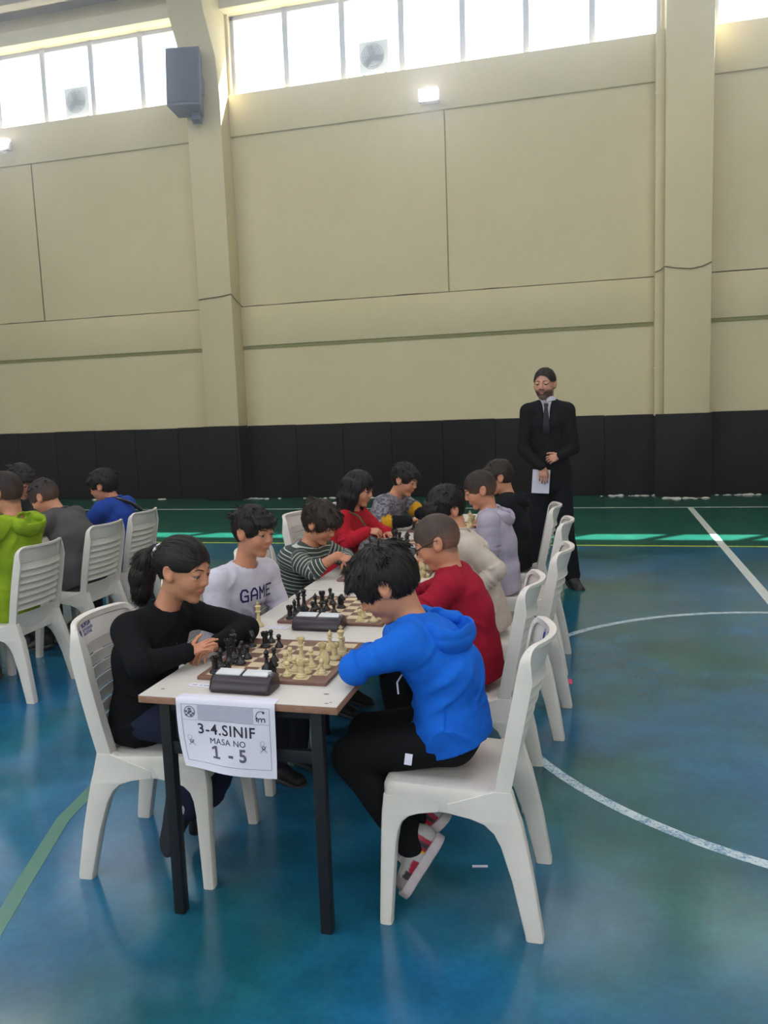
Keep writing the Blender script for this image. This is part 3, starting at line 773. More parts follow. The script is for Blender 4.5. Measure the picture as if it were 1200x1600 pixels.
def fcap(x, y, z, a, b, lat, wa, wb, ra, rb):
    d = (b[0]-a[0], b[1]-a[1], b[2]-a[2]); L = d[0]**2+d[1]**2+d[2]**2+1e-9
    t = np.clip(((x-a[0])*d[0]+(y-a[1])*d[1]+(z-a[2])*d[2])/L, 0, 1)
    vx, vy, vz = x-a[0]-t*d[0], y-a[1]-t*d[1], z-a[2]-t*d[2]
    l = vx*lat[0]+vy*lat[1]+vz*lat[2]; s = np.maximum(vx*vx+vy*vy+vz*vz-l*l, 0)
    w, r = wa+(wb-wa)*t, ra+(rb-ra)*t
    return (np.sqrt((l/w)**2+s/(r*r))-1)*np.minimum(w, r)

class Field:
    def __init__(s, lo, hi, h):
        s.h = h; s.lo = np.asarray(lo, F32); n = np.ceil((np.asarray(hi)-s.lo)/h).astype(int)+1
        s.n = n; s.ax = [s.lo[i]+h*np.arange(n[i], dtype=F32) for i in range(3)]; s.d = np.full(n, .5, F32)
    def reg(s, lo, hi):
        a = [max(0, int((lo[i]-s.lo[i])/s.h)) for i in range(3)]; b = [min(s.n[i], int((hi[i]-s.lo[i])/s.h)+2) for i in range(3)]
        if any(b[i] <= a[i] for i in range(3)): return None
        sl = tuple(slice(a[i], b[i]) for i in range(3))
        return sl, s.ax[0][sl[0]][:, None, None], s.ax[1][sl[1]][None, :, None], s.ax[2][sl[2]][None, None, :]
    def add(s, fn, lo, hi, k=0.0, mode='u'):
        m = k+2*s.h; r = s.reg(np.asarray(lo)-m, np.asarray(hi)+m)
        if r is None: return s
        sl, X, Y, Z = r; v = fn(X, Y, Z)
        s.d[sl] = smin(s.d[sl], v, k) if mode == 'u' else smax(s.d[sl], -v, k)
        return s
    def rc(s, a, b, ra, rb, k=.015, mode='u'):
        R = max(ra, rb); lo = np.minimum(a, b)-R; hi = np.maximum(a, b)+R
        return s.add(lambda X, Y, Z: rc(X, Y, Z, a, b, ra, rb), lo, hi, k, mode)
    def chain(s, pts, rs, k=.012, mode='u'):
        for i in range(len(pts)-1): s.rc(pts[i], pts[i+1], rs[i], rs[i+1], k, mode)
        return s
    def fcap(s, a, b, lat, wa, wb, ra, rb, k=.03, mode='u'):
        R = max(wa, wb, ra, rb); lo = np.minimum(a, b)-R; hi = np.maximum(a, b)+R
        return s.add(lambda X, Y, Z: fcap(X, Y, Z, a, b, lat, wa, wb, ra, rb), lo, hi, k, mode)
    def local(s, fn, fr, lo, hi, k=0.0, mode='u'):
        """fn in the frame fr=(origin, M rows = local axes, scale); lo/hi local box"""
        o, M, sc = fr
        cs = np.array([[(lo, hi)[i][0], (lo, hi)[j][1], (lo, hi)[q][2]] for i in (0, 1) for j in (0, 1) for q in (0, 1)], F32)*sc
        w = cs @ M + o
        def g(X, Y, Z):
            x, y, z = X-o[0], Y-o[1], Z-o[2]
            return fn((M[0, 0]*x+M[0, 1]*y+M[0, 2]*z)/sc, (M[1, 0]*x+M[1, 1]*y+M[1, 2]*z)/sc, (M[2, 0]*x+M[2, 1]*y+M[2, 2]*z)/sc)*sc
        return s.add(g, w.min(0), w.max(0), k, mode)
    def disp(s, fn):
        near = np.abs(s.d) < .04; i = np.nonzero(near)
        s.d[near] += fn(s.ax[0][i[0]], s.ax[1][i[1]], s.ax[2][i[2]]).astype(F32); return s
    def mesh(s):
        d = s.d; sg = d < 0; n = s.n
        c = np.zeros(n-1, np.uint8)
        for i in (0, 1):
            for j in (0, 1):
                for k in (0, 1): c += sg[i:n[0]-1+i, j:n[1]-1+j, k:n[2]-1+k]
        act = (c > 0) & (c < 8); I = np.stack(np.nonzero(act), 1)
        idx = np.full(n-1, -1, np.int32); idx[act] = np.arange(len(I))
        acc = np.zeros((len(I), 3), F32); cnt = np.zeros(len(I), F32)
        cor = [(i, j, k) for i in (0, 1) for j in (0, 1) for k in (0, 1)]
        val = [d[I[:, 0]+q[0], I[:, 1]+q[1], I[:, 2]+q[2]] for q in cor]
        for a in range(8):
            for b in range(a+1, 8):
                qa, qb = np.array(cor[a]), np.array(cor[b])
                if np.abs(qa-qb).sum() != 1: continue
                x = (val[a] < 0) != (val[b] < 0); t = np.where(x, val[a]/(val[a]-val[b]+1e-12), 0)
                acc += np.where(x[:, None], qa+t[:, None]*(qb-qa), 0); cnt += x
        V = s.lo+s.h*(I+acc/cnt[:, None])
        Fs = []
        for ax in range(3):
            o1, o2 = (ax+1) % 3, (ax+2) % 3
            sl = [slice(None)]*3; sl[ax] = slice(0, n[ax]-1); sm = [slice(None)]*3; sm[ax] = slice(1, n[ax])
            a, b = sg[tuple(sl)], sg[tuple(sm)]
            x = a != b; E = np.stack(np.nonzero(x), 1); ok = (E[:, o1] > 0) & (E[:, o2] > 0) & (E[:, o1] < n[o1]-1) & (E[:, o2] < n[o2]-1); E = E[ok]
            ins = a[tuple(E.T)]
            def g(u, v): Q = E.copy(); Q[:, o1] -= u; Q[:, o2] -= v; return idx[tuple(Q.T)]
            q = np.stack([g(1, 1), g(0, 1), g(0, 0), g(1, 0)], 1)
            q[~ins] = q[~ins][:, ::-1]; Fs.append(q)
        F = np.concatenate(Fs); F = F[(F >= 0).all(1)]
        return V.astype(F32), F

def frame(o, f, u, sc=1.0):
    f = unit(f); u = np.asarray(u, F32); u = unit(u-f*np.dot(u, f)); l = np.cross(u, f)
    return (np.asarray(o, F32), np.stack([f, l, u]).astype(F32), sc)
def toW(fr, p): return fr[0]+(np.asarray(p, F32)*fr[2]) @ fr[1]
def toL(fr, V): return ((V-fr[0]) @ fr[1].T)/fr[2]

# ---------------- head (local: x to the face, y to its left, z up; crown to chin 0.223)
def head_sdf(x, y, z, ad=0.0):
    ya = np.abs(y)
    d = ell(x, y, z, (-.008, 0, .022), (.093, .072, .087))
    d = smin(d, ell(x, y, z, (.022, 0, -.030), (.066-.002*ad, .056+.002*ad, .074)), .03)
    d = smin(d, ell(x, y, z, (.004, 0, -.062), (.052, .050+.006*ad, .040)), .025)               # jaw
    d = smin(d, rc(x, ya, z, (.066, 0, -.096), (.060, .012, -.094), .0135+.002*ad, .012), .022)  # chin
    d = smin(d, ell(x, ya, z, (.052, .034, -.032), (.028, .022, .026)), .02)                     # cheeks
    d = smin(d, rc(x, ya, z, (.079, .008, .021), (.066, .040, .020), .0085+.001*ad, .008), .012)  # brow
    d = smax(d, -ell(x, ya, z, (.094, .031, .003), (.016, .017, .0115)), .012)                   # eye socket
    d = smin(d, rc(x, y, z, (.083, 0, .012), (.098+.003*ad, 0, -.024), .0062+.001*ad, .0098+.0015*ad), .009)   # nose
    d = smin(d, ell(x, ya, z, (.090, .0105, -.029), (.010, .0075, .0075)), .006)
    d = smin(d, ell(x, y, z, (.080, 0, -.055), (.0135, .021, .0055)), .005)                      # lips
    d = smin(d, ell(x, y, z, (.0785, 0, -.0645), (.0125, .017, .0055)), .004)
    d = smax(d, -ell(x, y, z, (.0935, 0, -.0597), (.007, .019, .0013)), .002)
    # eyelids over the eyeball
    d = smin(d, ell(x, ya, z, (.0735, .031, .0085), (.0135, .0165, .0085)), .004)
    d = smin(d, ell(x, ya, z, (.0725, .031, -.0085), (.0125, .0155, .0065)), .005)
    # ear: rim, lobe, hollow
    e = ell(x+.25*(z+.004), ya, z, (-.010, .074, -.006), (.021, .0105, .031))
    e = smax(e, -ell(x+.25*(z+.004), ya, z, (-.0065, .0855, .001), (.0125, .0095, .0195)), .004)
    e = smin(e, ell(x, ya, z, (.004, .0755, -.008), (.006, .005, .007)), .003)
    d = smin(d, e, .008)
    return d
def face_x(y, z, ad=0.0):
    x = np.linspace(.12, .03, 181, dtype=F32); d = head_sdf(x, np.full_like(x, y), np.full_like(x, z), ad); i = np.argmax(d < 0); return float(x[i])
def skin_colors(V, fr, skin, lips=(.42, .13, .11), beard=None, hairc=None):
    L = toL(fr, V); C = np.tile(np.asarray(skin[:3], F32), (len(V), 1))
    g = lambda c, r: np.exp(-(((L-np.asarray(c, F32))*np.array([1, 1, 1]))**2).sum(1)/(2*r*r))
    La = L.copy(); La[:, 1] = np.abs(La[:, 1])
    ga = lambda c, r: np.exp(-((La-np.asarray(c, F32))**2).sum(1)/(2*r*r))
    red = np.clip(.5*ga((.062, .040, -.03), .02)+.55*g((.105, 0, -.026), .011)+.6*ga((-.012, .082, -.005), .022), 0, 1)
    C = C*(1-red[:, None]*np.array([.03, .16, .17], F32))
    m = np.clip(1.35*np.exp(-((L[:, 0]-.088)/.012)**2-(L[:, 1]/.019)**4-((L[:, 2]+.0597)/.0085)**4), 0, 1)[:, None]*.75
    C = C*(1-m)+np.asarray(lips, F32)*m
    if beard is not None:
        z, x = L[:, 2], L[:, 0]
        b = np.clip((-.030-z)/.02, 0, 1)*np.clip((x-.0)/.02, 0, 1)*np.clip((z+.125)/.015, 0, 1)*np.clip((x+.4*z+.05)/.03, 0, 1)
        b *= 1-np.clip(1.4*np.exp(-((L[:, 1])/.014)**4-((z+.060)/.008)**4), 0, 1)
        b = (b*(.78+.5*vnoise(L[:, 0]*420, L[:, 1]*420, L[:, 2]*420)))[:, None]; b = np.clip(b, 0, .95)
        C = C*(1-b)+np.asarray(beard, F32)*b
    if hairc is not None:                                    # tone of cropped hair at the sides and nape
        z, x = L[:, 2], L[:, 0]
        zl = -.072+np.clip((x+.05)/.07, 0, 1)*.07
        b = np.clip((z-zl+.012)/.022, 0, 1)*np.clip((.055-x+.35*(z-.03))/.02, 0, 1)*(np.abs(L[:, 1]) < .0765)*(z < .08)
        b = np.clip(b*.8, 0, .85)[:, None]; C = C*(1-b)+np.asarray(hairc, F32)*b
    return C

def streak(x, y, z, a=1.0, f=1.0):
    """ridges that run from the crown down the head"""
    ph = np.arctan2(y, x+.03); th = np.sqrt((x+.03)**2+y*y)
    n = vnoise(ph*9*f+3, th*14+z*10, z*8+5); m = vnoise(ph*26*f+9, th*20+2, z*14)
    return a*(.0045*n+.0035*m)
def hair_field(fr, st, h):
    o = fr[0]; sc = fr[2]; ext = .2 if st.get('long') or st.get('pony') else .15
    f = Field(o-ext*1.25*sc, o+ext*1.1*sc, h)
    t = st.get('t', .012); fr_z = st.get('fringe', 0.0); side = st.get('side', -.012); nape = st.get('nape', -.066); part = st.get('rec', 0.0)
    def fn(x, y, z):
        ya = np.abs(y)
        d = ell(x, y, z, (-.010, 0, .022), (.094+t, .0725+t*.75, .088+t*1.1))
        if t > .006: d = d+streak(x, y, z, st.get('amp', 1.0))
        face = ell(x, y, z, (.128-part, 0, -.047-fr_z), (.088, .083, .100))
        d = smax(d, -face, .006)
        k = np.clip((x+.055)/.075, 0, 1); k = k*k*(3-2*k); zl = nape+k*(side-nape)
        d = smax(d, (zl-z)*.8, .006)
        if st.get('ears', True): d = smax(d, -ell(x, ya, z, (-.004, .080, -.008), (.024, .016, .030)), .005)
        return d
    f.local(fn, fr, (-.13, -.11, -.12), (.13, .11, .14))
    rg = np.random.RandomState(st.get('seed', 1))
    def tuft(a, b, ra, rb): f.rc(toW(fr, a), toW(fr, b), ra*sc, rb*sc, .006*sc)
    if st.get('bangs'):
        n = 13
        for i in range(n):
            y = -.058+.116*i/(n-1)+rg.uniform(-.004, .004); xx = .092+t*.5-y*y*8
            lo = st['bangs']+rg.uniform(-.008, .008)
            tuft((xx-.022, y*.85, .078), (xx, y*.98, .056), .012, .0105); tuft((xx, y*.98, .056), (xx+.003, y+rg.uniform(-.005, .008), lo), .0105, .0035)
    for i in range(st.get('tufts', 0)):
        a = rg.uniform(-PI, PI); e = rg.uniform(.35, 1.35)
        p = np.array([-.010+(.094+t)*math.cos(e)*math.cos(a), (.0725+t*.75)*math.cos(e)*math.sin(a), .022+(.088+t)*math.sin(e)])
        if p[0] > .06 and p[2] < .075: continue
        flow = np.array([p[0]+.03, p[1], -.05])+rg.normal(0, .03, 3); flow /= np.linalg.norm(flow)
        nrm = unit(p-np.array([-.01, 0, .022]))
        q = p+flow*st.get('tl', .026)+nrm*st.get('lift', .002); tuft(p-nrm*.005, q, .0085, .0025)
    if st.get('pony'):
        P = st['pony']; R = st['ponyr']
        for i in range(len(P)-1): f.rc(toW(fr, P[i]), toW(fr, P[i+1]), R[i]*sc, R[i+1]*sc, .012)
    if st.get('long'):
        L = st['long']
        for sgn in (-1, 1):
            for i, (x, y) in enumerate(((.035, .066), (.005, .078), (-.03, .078), (-.06, .062))):
                f.rc(toW(fr, (x*.8, sgn*y, .045)), toW(fr, (x-.012+.006*i, sgn*(y+.004), -.05)), .022*sc, .024*sc, .015); f.rc(toW(fr, (x-.012+.006*i, sgn*(y+.004), -.05)), toW(fr, (x-.035, sgn*(y-.004), L+.012*i*(-1)**i)), .024*sc, .012*sc, .015)
        for y in (-.035, 0, .035):
            f.rc(toW(fr, (-.085, y, .02)), toW(fr, (-.09, y, -.08)), .03*sc, .032*sc, .02); f.rc(toW(fr, (-.09, y, -.08)), toW(fr, (-.088, y*1.2, L)), .032*sc, .014*sc, .02)
    if st.get('pony') or st.get('long'):
        def ds(X, Y, Z):
            L = (np.stack([X, Y, Z], 1)-fr[0]) @ fr[1].T
            w = np.clip((-.02-L[:, 0])/.03, 0, 1) if st.get('pony') else np.clip((.06-L[:, 2])/.05, 0, 1)
            ph = np.arctan2(L[:, 1], L[:, 0]+.12) if st.get('pony') else np.arctan2(L[:, 1], L[:, 0]+.02)
            return w*(.006*vnoise(ph*8, L[:, 2]*5+L[:, 0]*6, L[:, 1]*20)+.004*vnoise(ph*22, L[:, 2]*8, L[:, 1]*60))
        f.disp(ds)
    return f

def strands(V, F, C, fr, st, n, rs):
    """tapered locks laid along the flow of the hair, part of the same mesh"""
    q = V[F]; fn = np.cross(q[:, 2]-q[:, 0], q[:, 3]-q[:, 1]); N = np.zeros_like(V)
    for i in range(4): np.add.at(N, F[:, i], fn)
    N /= np.linalg.norm(N, axis=1, keepdims=True)+1e-9
    P, Nl = toL(fr, V), N @ fr[1].T
    ok = np.nonzero((Nl[:, 2] > -.75) & ~((P[:, 0] > .05) & (Nl[:, 2] < -.2)))[0]
    if len(ok) == 0: return V, F, C
    i = rs.choice(ok, n); p, nn = P[i]+rs.normal(0, .0015, (n, 3)), Nl[i]
    cr = np.array([-.045, .01, .112]); fl = p-cr; fl /= np.linalg.norm(fl, axis=1, keepdims=True)
    fl = fl+np.array(st.get('comb', (.15, .12, -.25)))
    if st.get('pony'):
        tie = np.array(st['tie']); head_ = p[:, 0] > -.105; v = tie-p; v /= np.linalg.norm(v, axis=1, keepdims=True)
        fl = np.where(head_[:, None], v, np.array([-.25, 0, -1.0])+rs.normal(0, .12, (n, 3)))
    if st.get('long'): fl = (p-cr)*np.array([3, 4, 2])+np.array([0, 0, -1.0])+rs.normal(0, .07, (n, 3))
    fl = fl+rs.normal(0, st.get('mess', .14), (n, 3)); t = fl-nn*(fl*nn).sum(1, keepdims=True); t /= np.linalg.norm(t, axis=1, keepdims=True)+1e-9
    L = (st.get('sl', .034)*rs.uniform(.6, 1.2, n))[:, None]; lift = (st.get('slift', .0035)*rs.uniform(.2, 1.3, n))[:, None]; w = np.cross(t, nn)
    wd = st.get('sw', .0015); pts = []
    for s_, ww in ((0, .8), (.5, 1.0), (1., .15)):
        c = p-nn*.0012+t*L*s_+nn*(lift*s_-(L*s_)**2/(2*.085)); pts += [c+w*wd*ww, c-w*wd*ww]
    S_ = np.stack(pts, 1).reshape(-1, 3).astype(F32); b = len(V)+6*np.arange(n)[:, None]
    Fs = np.concatenate([b+np.array([0, 2, 3, 1]), b+np.array([2, 4, 5, 3])]).astype(F.dtype)
    Cs = np.repeat(C[i]*rs.uniform(.7, 1.55, (n, 1)), 6, 0).astype(F32)
    return np.concatenate([V, (S_*fr[2]) @ fr[1]+fr[0]]), np.concatenate([F, Fs]), np.concatenate([C, Cs])

# ---------------- hands
def hand_field(f, w, dr, nn, right, sc, curl, spread, thumb):
    d = unit(dr); n = np.asarray(nn, F32); n = unit(n-d*np.dot(n, d)); t = np.cross(n, d)*(1 if right else -1)
    P = lambda a, b, c: w+(d*a+t*b+n*c)*sc
    f.fcap(P(.012, 0, 0), P(.066, .002, .002), t, .024*sc, .034*sc, .0155*sc, .0125*sc, .012)
    bx = (.078, .082, .078, .068); by = (.026, .008, -.010, -.027); ln = (.064, .071, .066, .052); rr = (.0082, .0084, .0080, .0070)
    for i in range(4):
        p = P(bx[i], by[i], .001); a = 0.0; sp = (by[i]*6.0)*spread; L = ln[i]
        f.rc(P(.04, by[i]*.8, .001), p, .010*sc, rr[i]*1.08*sc, .006)
        cu = curl if not isinstance(curl[0], (tuple, list)) else curl[i]
        for j, (fl, rj) in enumerate(((.46, 1.0), (.30, .93), (.24, .82))):
            a += cu[j]; dd = d*(math.cos(a)*math.cos(sp))+t*math.sin(sp)*math.cos(a)-n*math.sin(a)
            q = p+dd*L*fl*sc; f.rc(p, q, rr[i]*rj*sc, rr[i]*rj*.93*sc, .002); p = q
    p = P(.018, .022, -.004); f.rc(P(.006, .008, -.004), p, .013*sc, .0125*sc, .012)
    for (a, b, c), L, r0, r1 in zip(thumb, (.036, .030, .024), (.0118, .0098, .0090), (.0100, .0090, .0075)):
        q = p+unit(d*a+t*b+n*c)*L*sc; f.rc(p, q, r0*sc, r1*sc, .004); p = q
THUMB_REST = ((.75, .62, -.18), (.92, .36, -.22), (.97, .2, -.2))
THUMB_PINCH = ((.70, .45, -.55), (.85, .05, -.55), (.9, -.2, -.4))
CURL_REST = (.35, .45, .30); CURL_FLAT = (.12, .2, .12); CURL_FIST = (1.1, 1.5, .9); CURL_PINCH = (.75, .75, .45)

# ---------------- materials for people
M_skin = attr_mat('skin', .52, .35, .05, 500, .05, 90, sss=.12)
M_hairm = NT('hair'); t = M_hairm; a = t.n('ShaderNodeAttribute', attribute_name='Col'); v = t.co()
t.l(t.mix(1.0, a.outputs[0], t.ramp(t.noise(v, 60, 3, .6), [(.3, (.8,)*3), (.75, (1.25,)*3)]), 'MULTIPLY'), t.b.inputs['Base Color']); t.set(Roughness=.5); t.b.inputs['Specular IOR Level'].default_value = .28
M_hairm = t.m
M_cloth_a = attr_mat('fabric', .86, .15, .18, 420, .08, 30, sheen=.0)
M_suit = attr_mat('suit_cloth', .8, .15, .12, 500, .1, 40)
M_shoe = attr_mat('shoe_leather', .45, .4, .05, 200, .08, 40)
M_eye = attr_mat('eyeball', .15, .5, 0, 1, 0)
M_specs = simple('spectacle_black', lin(16, 15, 16), .3, .5, .1)
M_cord = simple('lanyard_olive', lin(84, 82, 52), .8, .2, .1)
NT_str = None
def stripe_mat():
    t = NT('striped_jersey'); a = t.n('ShaderNodeAttribute', attribute_name='Col'); s = t.n('ShaderNodeAttribute', attribute_name='Str')
    m = t.n('ShaderNodeMath', operation='FRACT'); t.l(s.outputs['Fac'], m.inputs[0])
    r = t.ramp(m.outputs[0], [(.0, (0,)*3), (.02, (1,)*3), (.20, (1,)*3), (.23, (0,)*3)])
    t.l(t.mix(r, a.outputs[0], lin(186, 190, 178)), t.b.inputs['Base Color']); t.set(Roughness=.9); t.bump(t.noise(t.co(), 420, 2), .2, .003); return t.m
M_stripe = stripe_mat()

SKIN = lin(196, 136, 106); HAIR = lin(26, 20, 18); HAIRB = lin(44, 33, 28)
def person(sp):
    """sp: joints in world metres and looks; returns the root empty"""
    sc = sp.get('sc', .95); ad = sp.get('adult', 0); g = lambda k, dflt: sp.get(k, dflt)
    hip, neck = A(*sp['hip']), A(*sp['neck']); head = A(*sp['head'])
    base = A(hip[0], hip[1], 0)
    root = thing('person', sp['label'], 'person', tuple(float(q) for q in base)); 
    if g('group', None): root['group'] = sp['group']
    lod = g('lod', 1.0)
    def put(name, V, F, mat, cols=None, parent=None, smooth=True):
        me = npmesh(name, V-base, F, smooth)
        if cols is not None: setcol(me, cols)
        return link(name, me, mat, parent or root)
    hf, hu = unit(sp['hf']), A(*g('hu', (0, 0, 1)))
    fr = frame(head, hf, hu, g('hsc', sc))
    fw = unit(sp['fw']); fw[2] = 0; fw = unit(fw); left = A(-fw[1], fw[0], 0)
    up = unit(neck-hip)
    latS = unit(A(*g('lat', tuple(left))))
    shw = g('shw', .135)*sc/.95; 
    shC = neck-up*g('shd', .055)*sc
    sL, sR = A(*g('sL', tuple(shC+latS*shw))), A(*g('sR', tuple(shC-latS*shw)))
    mid = A(*g('mid', tuple(hip*.5+neck*.5-fw*.02)))
    chest = mid*.38+shC*.62
    arms = []
    for sd, s_ in (('L', sL), ('R', sR)):
        e, w = A(*sp['e'+sd]), A(*sp['w'+sd]); hd = g('h'+sd, {})
        arms.append((s_, e, w, hd, sd == 'R'))
    hipw = .072*sc/.95*(1.05 if ad else 1)
    legs = []
    for i, sd in enumerate('LR'):
        hj = hip+left*hipw*(1 if i == 0 else -1); legs.append((hj, A(*sp['k'+sd]), A(*sp['a'+sd]), A(*sp['t'+sd]), A(*g('s'+sd+'up', (0, 0, 1)))))
    q = sc/.95
    r_sh, r_el, r_wr = .043*q, .032*q, .024*q
    # ---- body: one skin mesh (head, neck, trunk, limbs, hands)
    parts = []
    h = .0042*lod
    nb = neck-up*.02
    f = Field(np.minimum(head-.15*sc, nb-.10), np.maximum(head+.15*sc, nb+.10), h)
    f.local(lambda x, y, z: head_sdf(x, y, z, ad), fr, (-.12, -.10, -.13), (.13, .10, .13), 0)
    nt = toW(fr, (-.020, 0, -.055)); nr = (.043+.008*ad)*q
    f.rc(nt, nb, nr, nr*1.06, .022); f.fcap(nb-up*.01, nb-up*.035, latS, .066*q, .085*q, .045*q, .055*q, .03)
    V, F = f.mesh(); parts.append((V, F, skin_colors(V, fr, g('skin', SKIN), g('lips', (.42, .14, .12)), g('beard', None), g('crop', None))))
    f = Field(np.min([hip-.2, nb-.22, sL-.1, sR-.1]+[np.minimum(np.minimum(a[1], a[2]), a[0])-.07 for a in arms]+[np.minimum(np.minimum(a[1], a[2]), a[3])-.09 for a in legs], 0),
              np.max([hip+.2, nb+.05, sL+.1, sR+.1]+[np.maximum(np.maximum(a[1], a[2]), a[0])+.07 for a in arms]+[np.maximum(np.maximum(a[1], a[2]), a[3])+.09 for a in legs], 0), .011)
    f.fcap(hip, mid, left, .11*q, .105*q, .075*q, .07*q); f.fcap(mid, chest, latS, .105*q, .125*q, .07*q, .075*q); f.rc(sL, sR, .035*q, .035*q, .04); f.rc(shC, nb-up*.01, .055*q, .045*q, .03)
    for s_, e, w, hd, rt in arms: f.rc(s_, e, r_sh*.85, r_el*.9, .02); f.rc(e, e*.08+w*.92, r_el*.9, r_wr, .01)
    for hj, k_, a_, t_, su in legs: f.rc(hj, k_, .068*q, .046*q, .03); f.rc(k_, a_, .046*q, .030*q, .01); f.rc(a_-su/np.linalg.norm(su)*.025, a_+(t_-a_)*.4-su/np.linalg.norm(su)*.03, .024*q, .014*q, .01)
    V, F = f.mesh(); parts.append((V, F, np.tile(np.asarray(g('skin', SKIN)[:3], F32), (len(V), 1))))
    for s_, e, w, hd, rt in arms:
        dr = A(*hd.get('dir', tuple(unit(w-e)))); n = A(*hd.get('n', (0, 0, 1))); hs = hd.get('sc', .80*q if not ad else .98)
        sl = g('sleeve', .97); start = e*(1-max(0, sl-.25))+w*max(0, sl-.25) if sl > .3 else e
        lo = np.minimum(np.minimum(w-.05, w+unit(dr)*.17*hs-.06), start-.05); hi = np.maximum(np.maximum(w+.05, w+unit(dr)*.17*hs+.06), start+.05)
        f = Field(lo, hi, .0030*max(1, lod*.9) if hd.get('fine', False) else .0042)
        f.rc(start, w, (r_el*.93 if sl <= .3 else r_wr*1.02), r_wr*.93, .01)
        hand_field(f, w, dr, n, rt, hs, hd.get('curl', CURL_REST), hd.get('spread', 1.0), hd.get('thumb', THUMB_REST))
        V, F = f.mesh(); c = np.tile(np.asarray(g('skin', SKIN)[:3], F32), (len(V), 1)); parts.append((V, F, c*np.array([1.0, .95, .94], F32)))
    off = 0; VV, FF, CC = [], [], []
    for V, F, C in parts: VV.append(V); FF.append(F+off); CC.append(C); off += len(V)
    put('body', np.concatenate(VV), np.concatenate(FF), M_skin, np.concatenate(CC))
    # ---- eyes, brows, lashes
    if g('face', True):
        for s_ in (1, -1):
            me = bpy.data.meshes.new('eye'); bm = bmesh.new(); bmesh.ops.create_uvsphere(bm, u_segments=14, v_segments=10, radius=.0118*fr[2]); bm.to_mesh(me); bm.free()
            me.polygons.foreach_set('use_smooth', [True]*len(me.polygons))
            V = np.empty(len(me.vertices)*3, F32); me.vertices.foreach_get('co', V); V = V.reshape(-1, 3); c = toW(fr, (.0745, s_*.031, .002))
            gz = unit(toW(fr, g('gaze', (.3, 0, -.10)))-c); ca = (V @ gz)/(.0118*fr[2])
            C = np.where(ca[:, None] > g('iris', .78), np.array([.012, .008, .006], F32), np.array([.30, .25, .22], F32))
            me.vertices.foreach_set('co', (V+c-base).ravel()); me.update(); setcol(me, C); link('eye', me, M_eye, root)
            mb = MB(); P = [toW(fr, (x, s_*y, z))-base for x, y, z in [(face_x(y_, z_, ad)-.0004, y_, z_) for y_, z_ in ((.010, .0200), (.020, .0245), (.032, .0265), (.043, .0225))]]
            mb.tube(P, [.0018*sc, .0028*sc, .0026*sc, .0012*sc], 6); me = mb.mesh('eyebrow', True); setcol(me, np.tile(np.asarray(g('hairc', HAIR)[:3]), (len(me.vertices), 1))); link('eyebrow', me, M_hairm, root)
            mb = MB(); P = [toW(fr, (x, s_*y, z))-base for x, y, z in [(face_x(y_, z_+.003, ad)+.0003, y_, z_) for y_, z_ in ((.019, .0015), (.026, .0032), (.035, .0030), (.0435, -.0005))]]
            mb.tube(P, [.0009*sc, .0017*sc, .0019*sc, .0010*sc], 5); link('eyelash', mb.mesh('eyelash', True), M_specs, root)
    # ---- hair
    st = sp['hair']; hf_ = hair_field(fr, st, .0046*lod); V, F = hf_.mesh()
    Lh = toL(fr, V); hc = np.asarray(g('hairc', HAIR)[:3], F32); C = np.tile(hc, (len(V), 1))
    if st.get('fade'):
        kf = np.clip((.045-Lh[:, 2])/.07, 0, 1)[:, None]*st['fade']; C = C*(1-kf)+np.asarray(g('skin', SKIN)[:3], F32)*.75*kf
    V, F, C = strands(V, F, C, fr, st, int(g('ns', 5600)/lod**2), np.random.RandomState(st.get('seed', 1)+100))
    put('hair', V, F, M_hairm, C)
    if st.get('tie'):
        mb = MB(); c0 = toW(fr, st['tie'])-base; ax = unit(fr[1].T @ np.array([-1, 0, .15], F32)); u1 = unit(np.cross(ax, fr[1][1])); u2 = np.cross(ax, u1)
        mb.tube([c0+(u1*math.cos(k*PI/7)+u2*math.sin(k*PI/7))*.024 for k in range(14)], .010, 8, closed=True); mb.build('hair_tie', M_paper, root, smooth=True)
    # ---- top (sweatshirt, shirt, jacket)
    tp = sp['top']; th = tp.get('th', .012); sth = tp.get('sth', .010); h = tp.get('h', .0068)*lod
    sl = g('sleeve', .97)
    lo = np.min([hip-.19*q, sL-.09, sR-.09]+[np.minimum(np.minimum(a[0], a[1]), a[2])-.075 for a in arms], 0); hi = np.max([hip+.19*q, neck+.08, sL+.09, sR+.09]+[np.maximum(np.maximum(a[0], a[1]), a[2])+.075 for a in arms], 0)
    lo[2] = max(lo[2], hip[2]-tp.get('drop', .10)-.03) if not ad else lo[2]
    f = Field(lo, hi, h)
    bel = tp.get('belly', 0.0)
    f.fcap(hip-up*tp.get('drop', .10)*.5, hip+up*.03, left, (.136+bel)*q+th, (.134+bel)*q+th, (.096+bel)*q+th, (.095+bel)*q+th, .02)
    wst = tp.get('waist', 1.0)
    f.fcap(hip+up*.03, mid, left, (.130+bel)*q+th, ((.120+bel*.6)*q+th)*wst, (.094+bel)*q+th, (.084+bel*.6)*q+th, .03); f.fcap(mid, chest, latS, ((.118+bel*.6)*q+th)*wst, .132*q+th, (.084+bel*.6)*q+th, .083*q+th, .04)
    f.fcap(chest, shC-up*.005, latS, .132*q+th, .11*q+th, .083*q+th, .056*q+th, .03)
    f.rc(sL, sR, .042*q+th*.6, .042*q+th*.6, .03); f.rc(shC, neck-up*.012, .058*q+th*.5, nr+.012, .025)
    for s_ in (sL, sR): f.rc(neck-up*.02, s_*.85+neck*.15, .034*q+th*.4, .040*q+th*.5, .03)
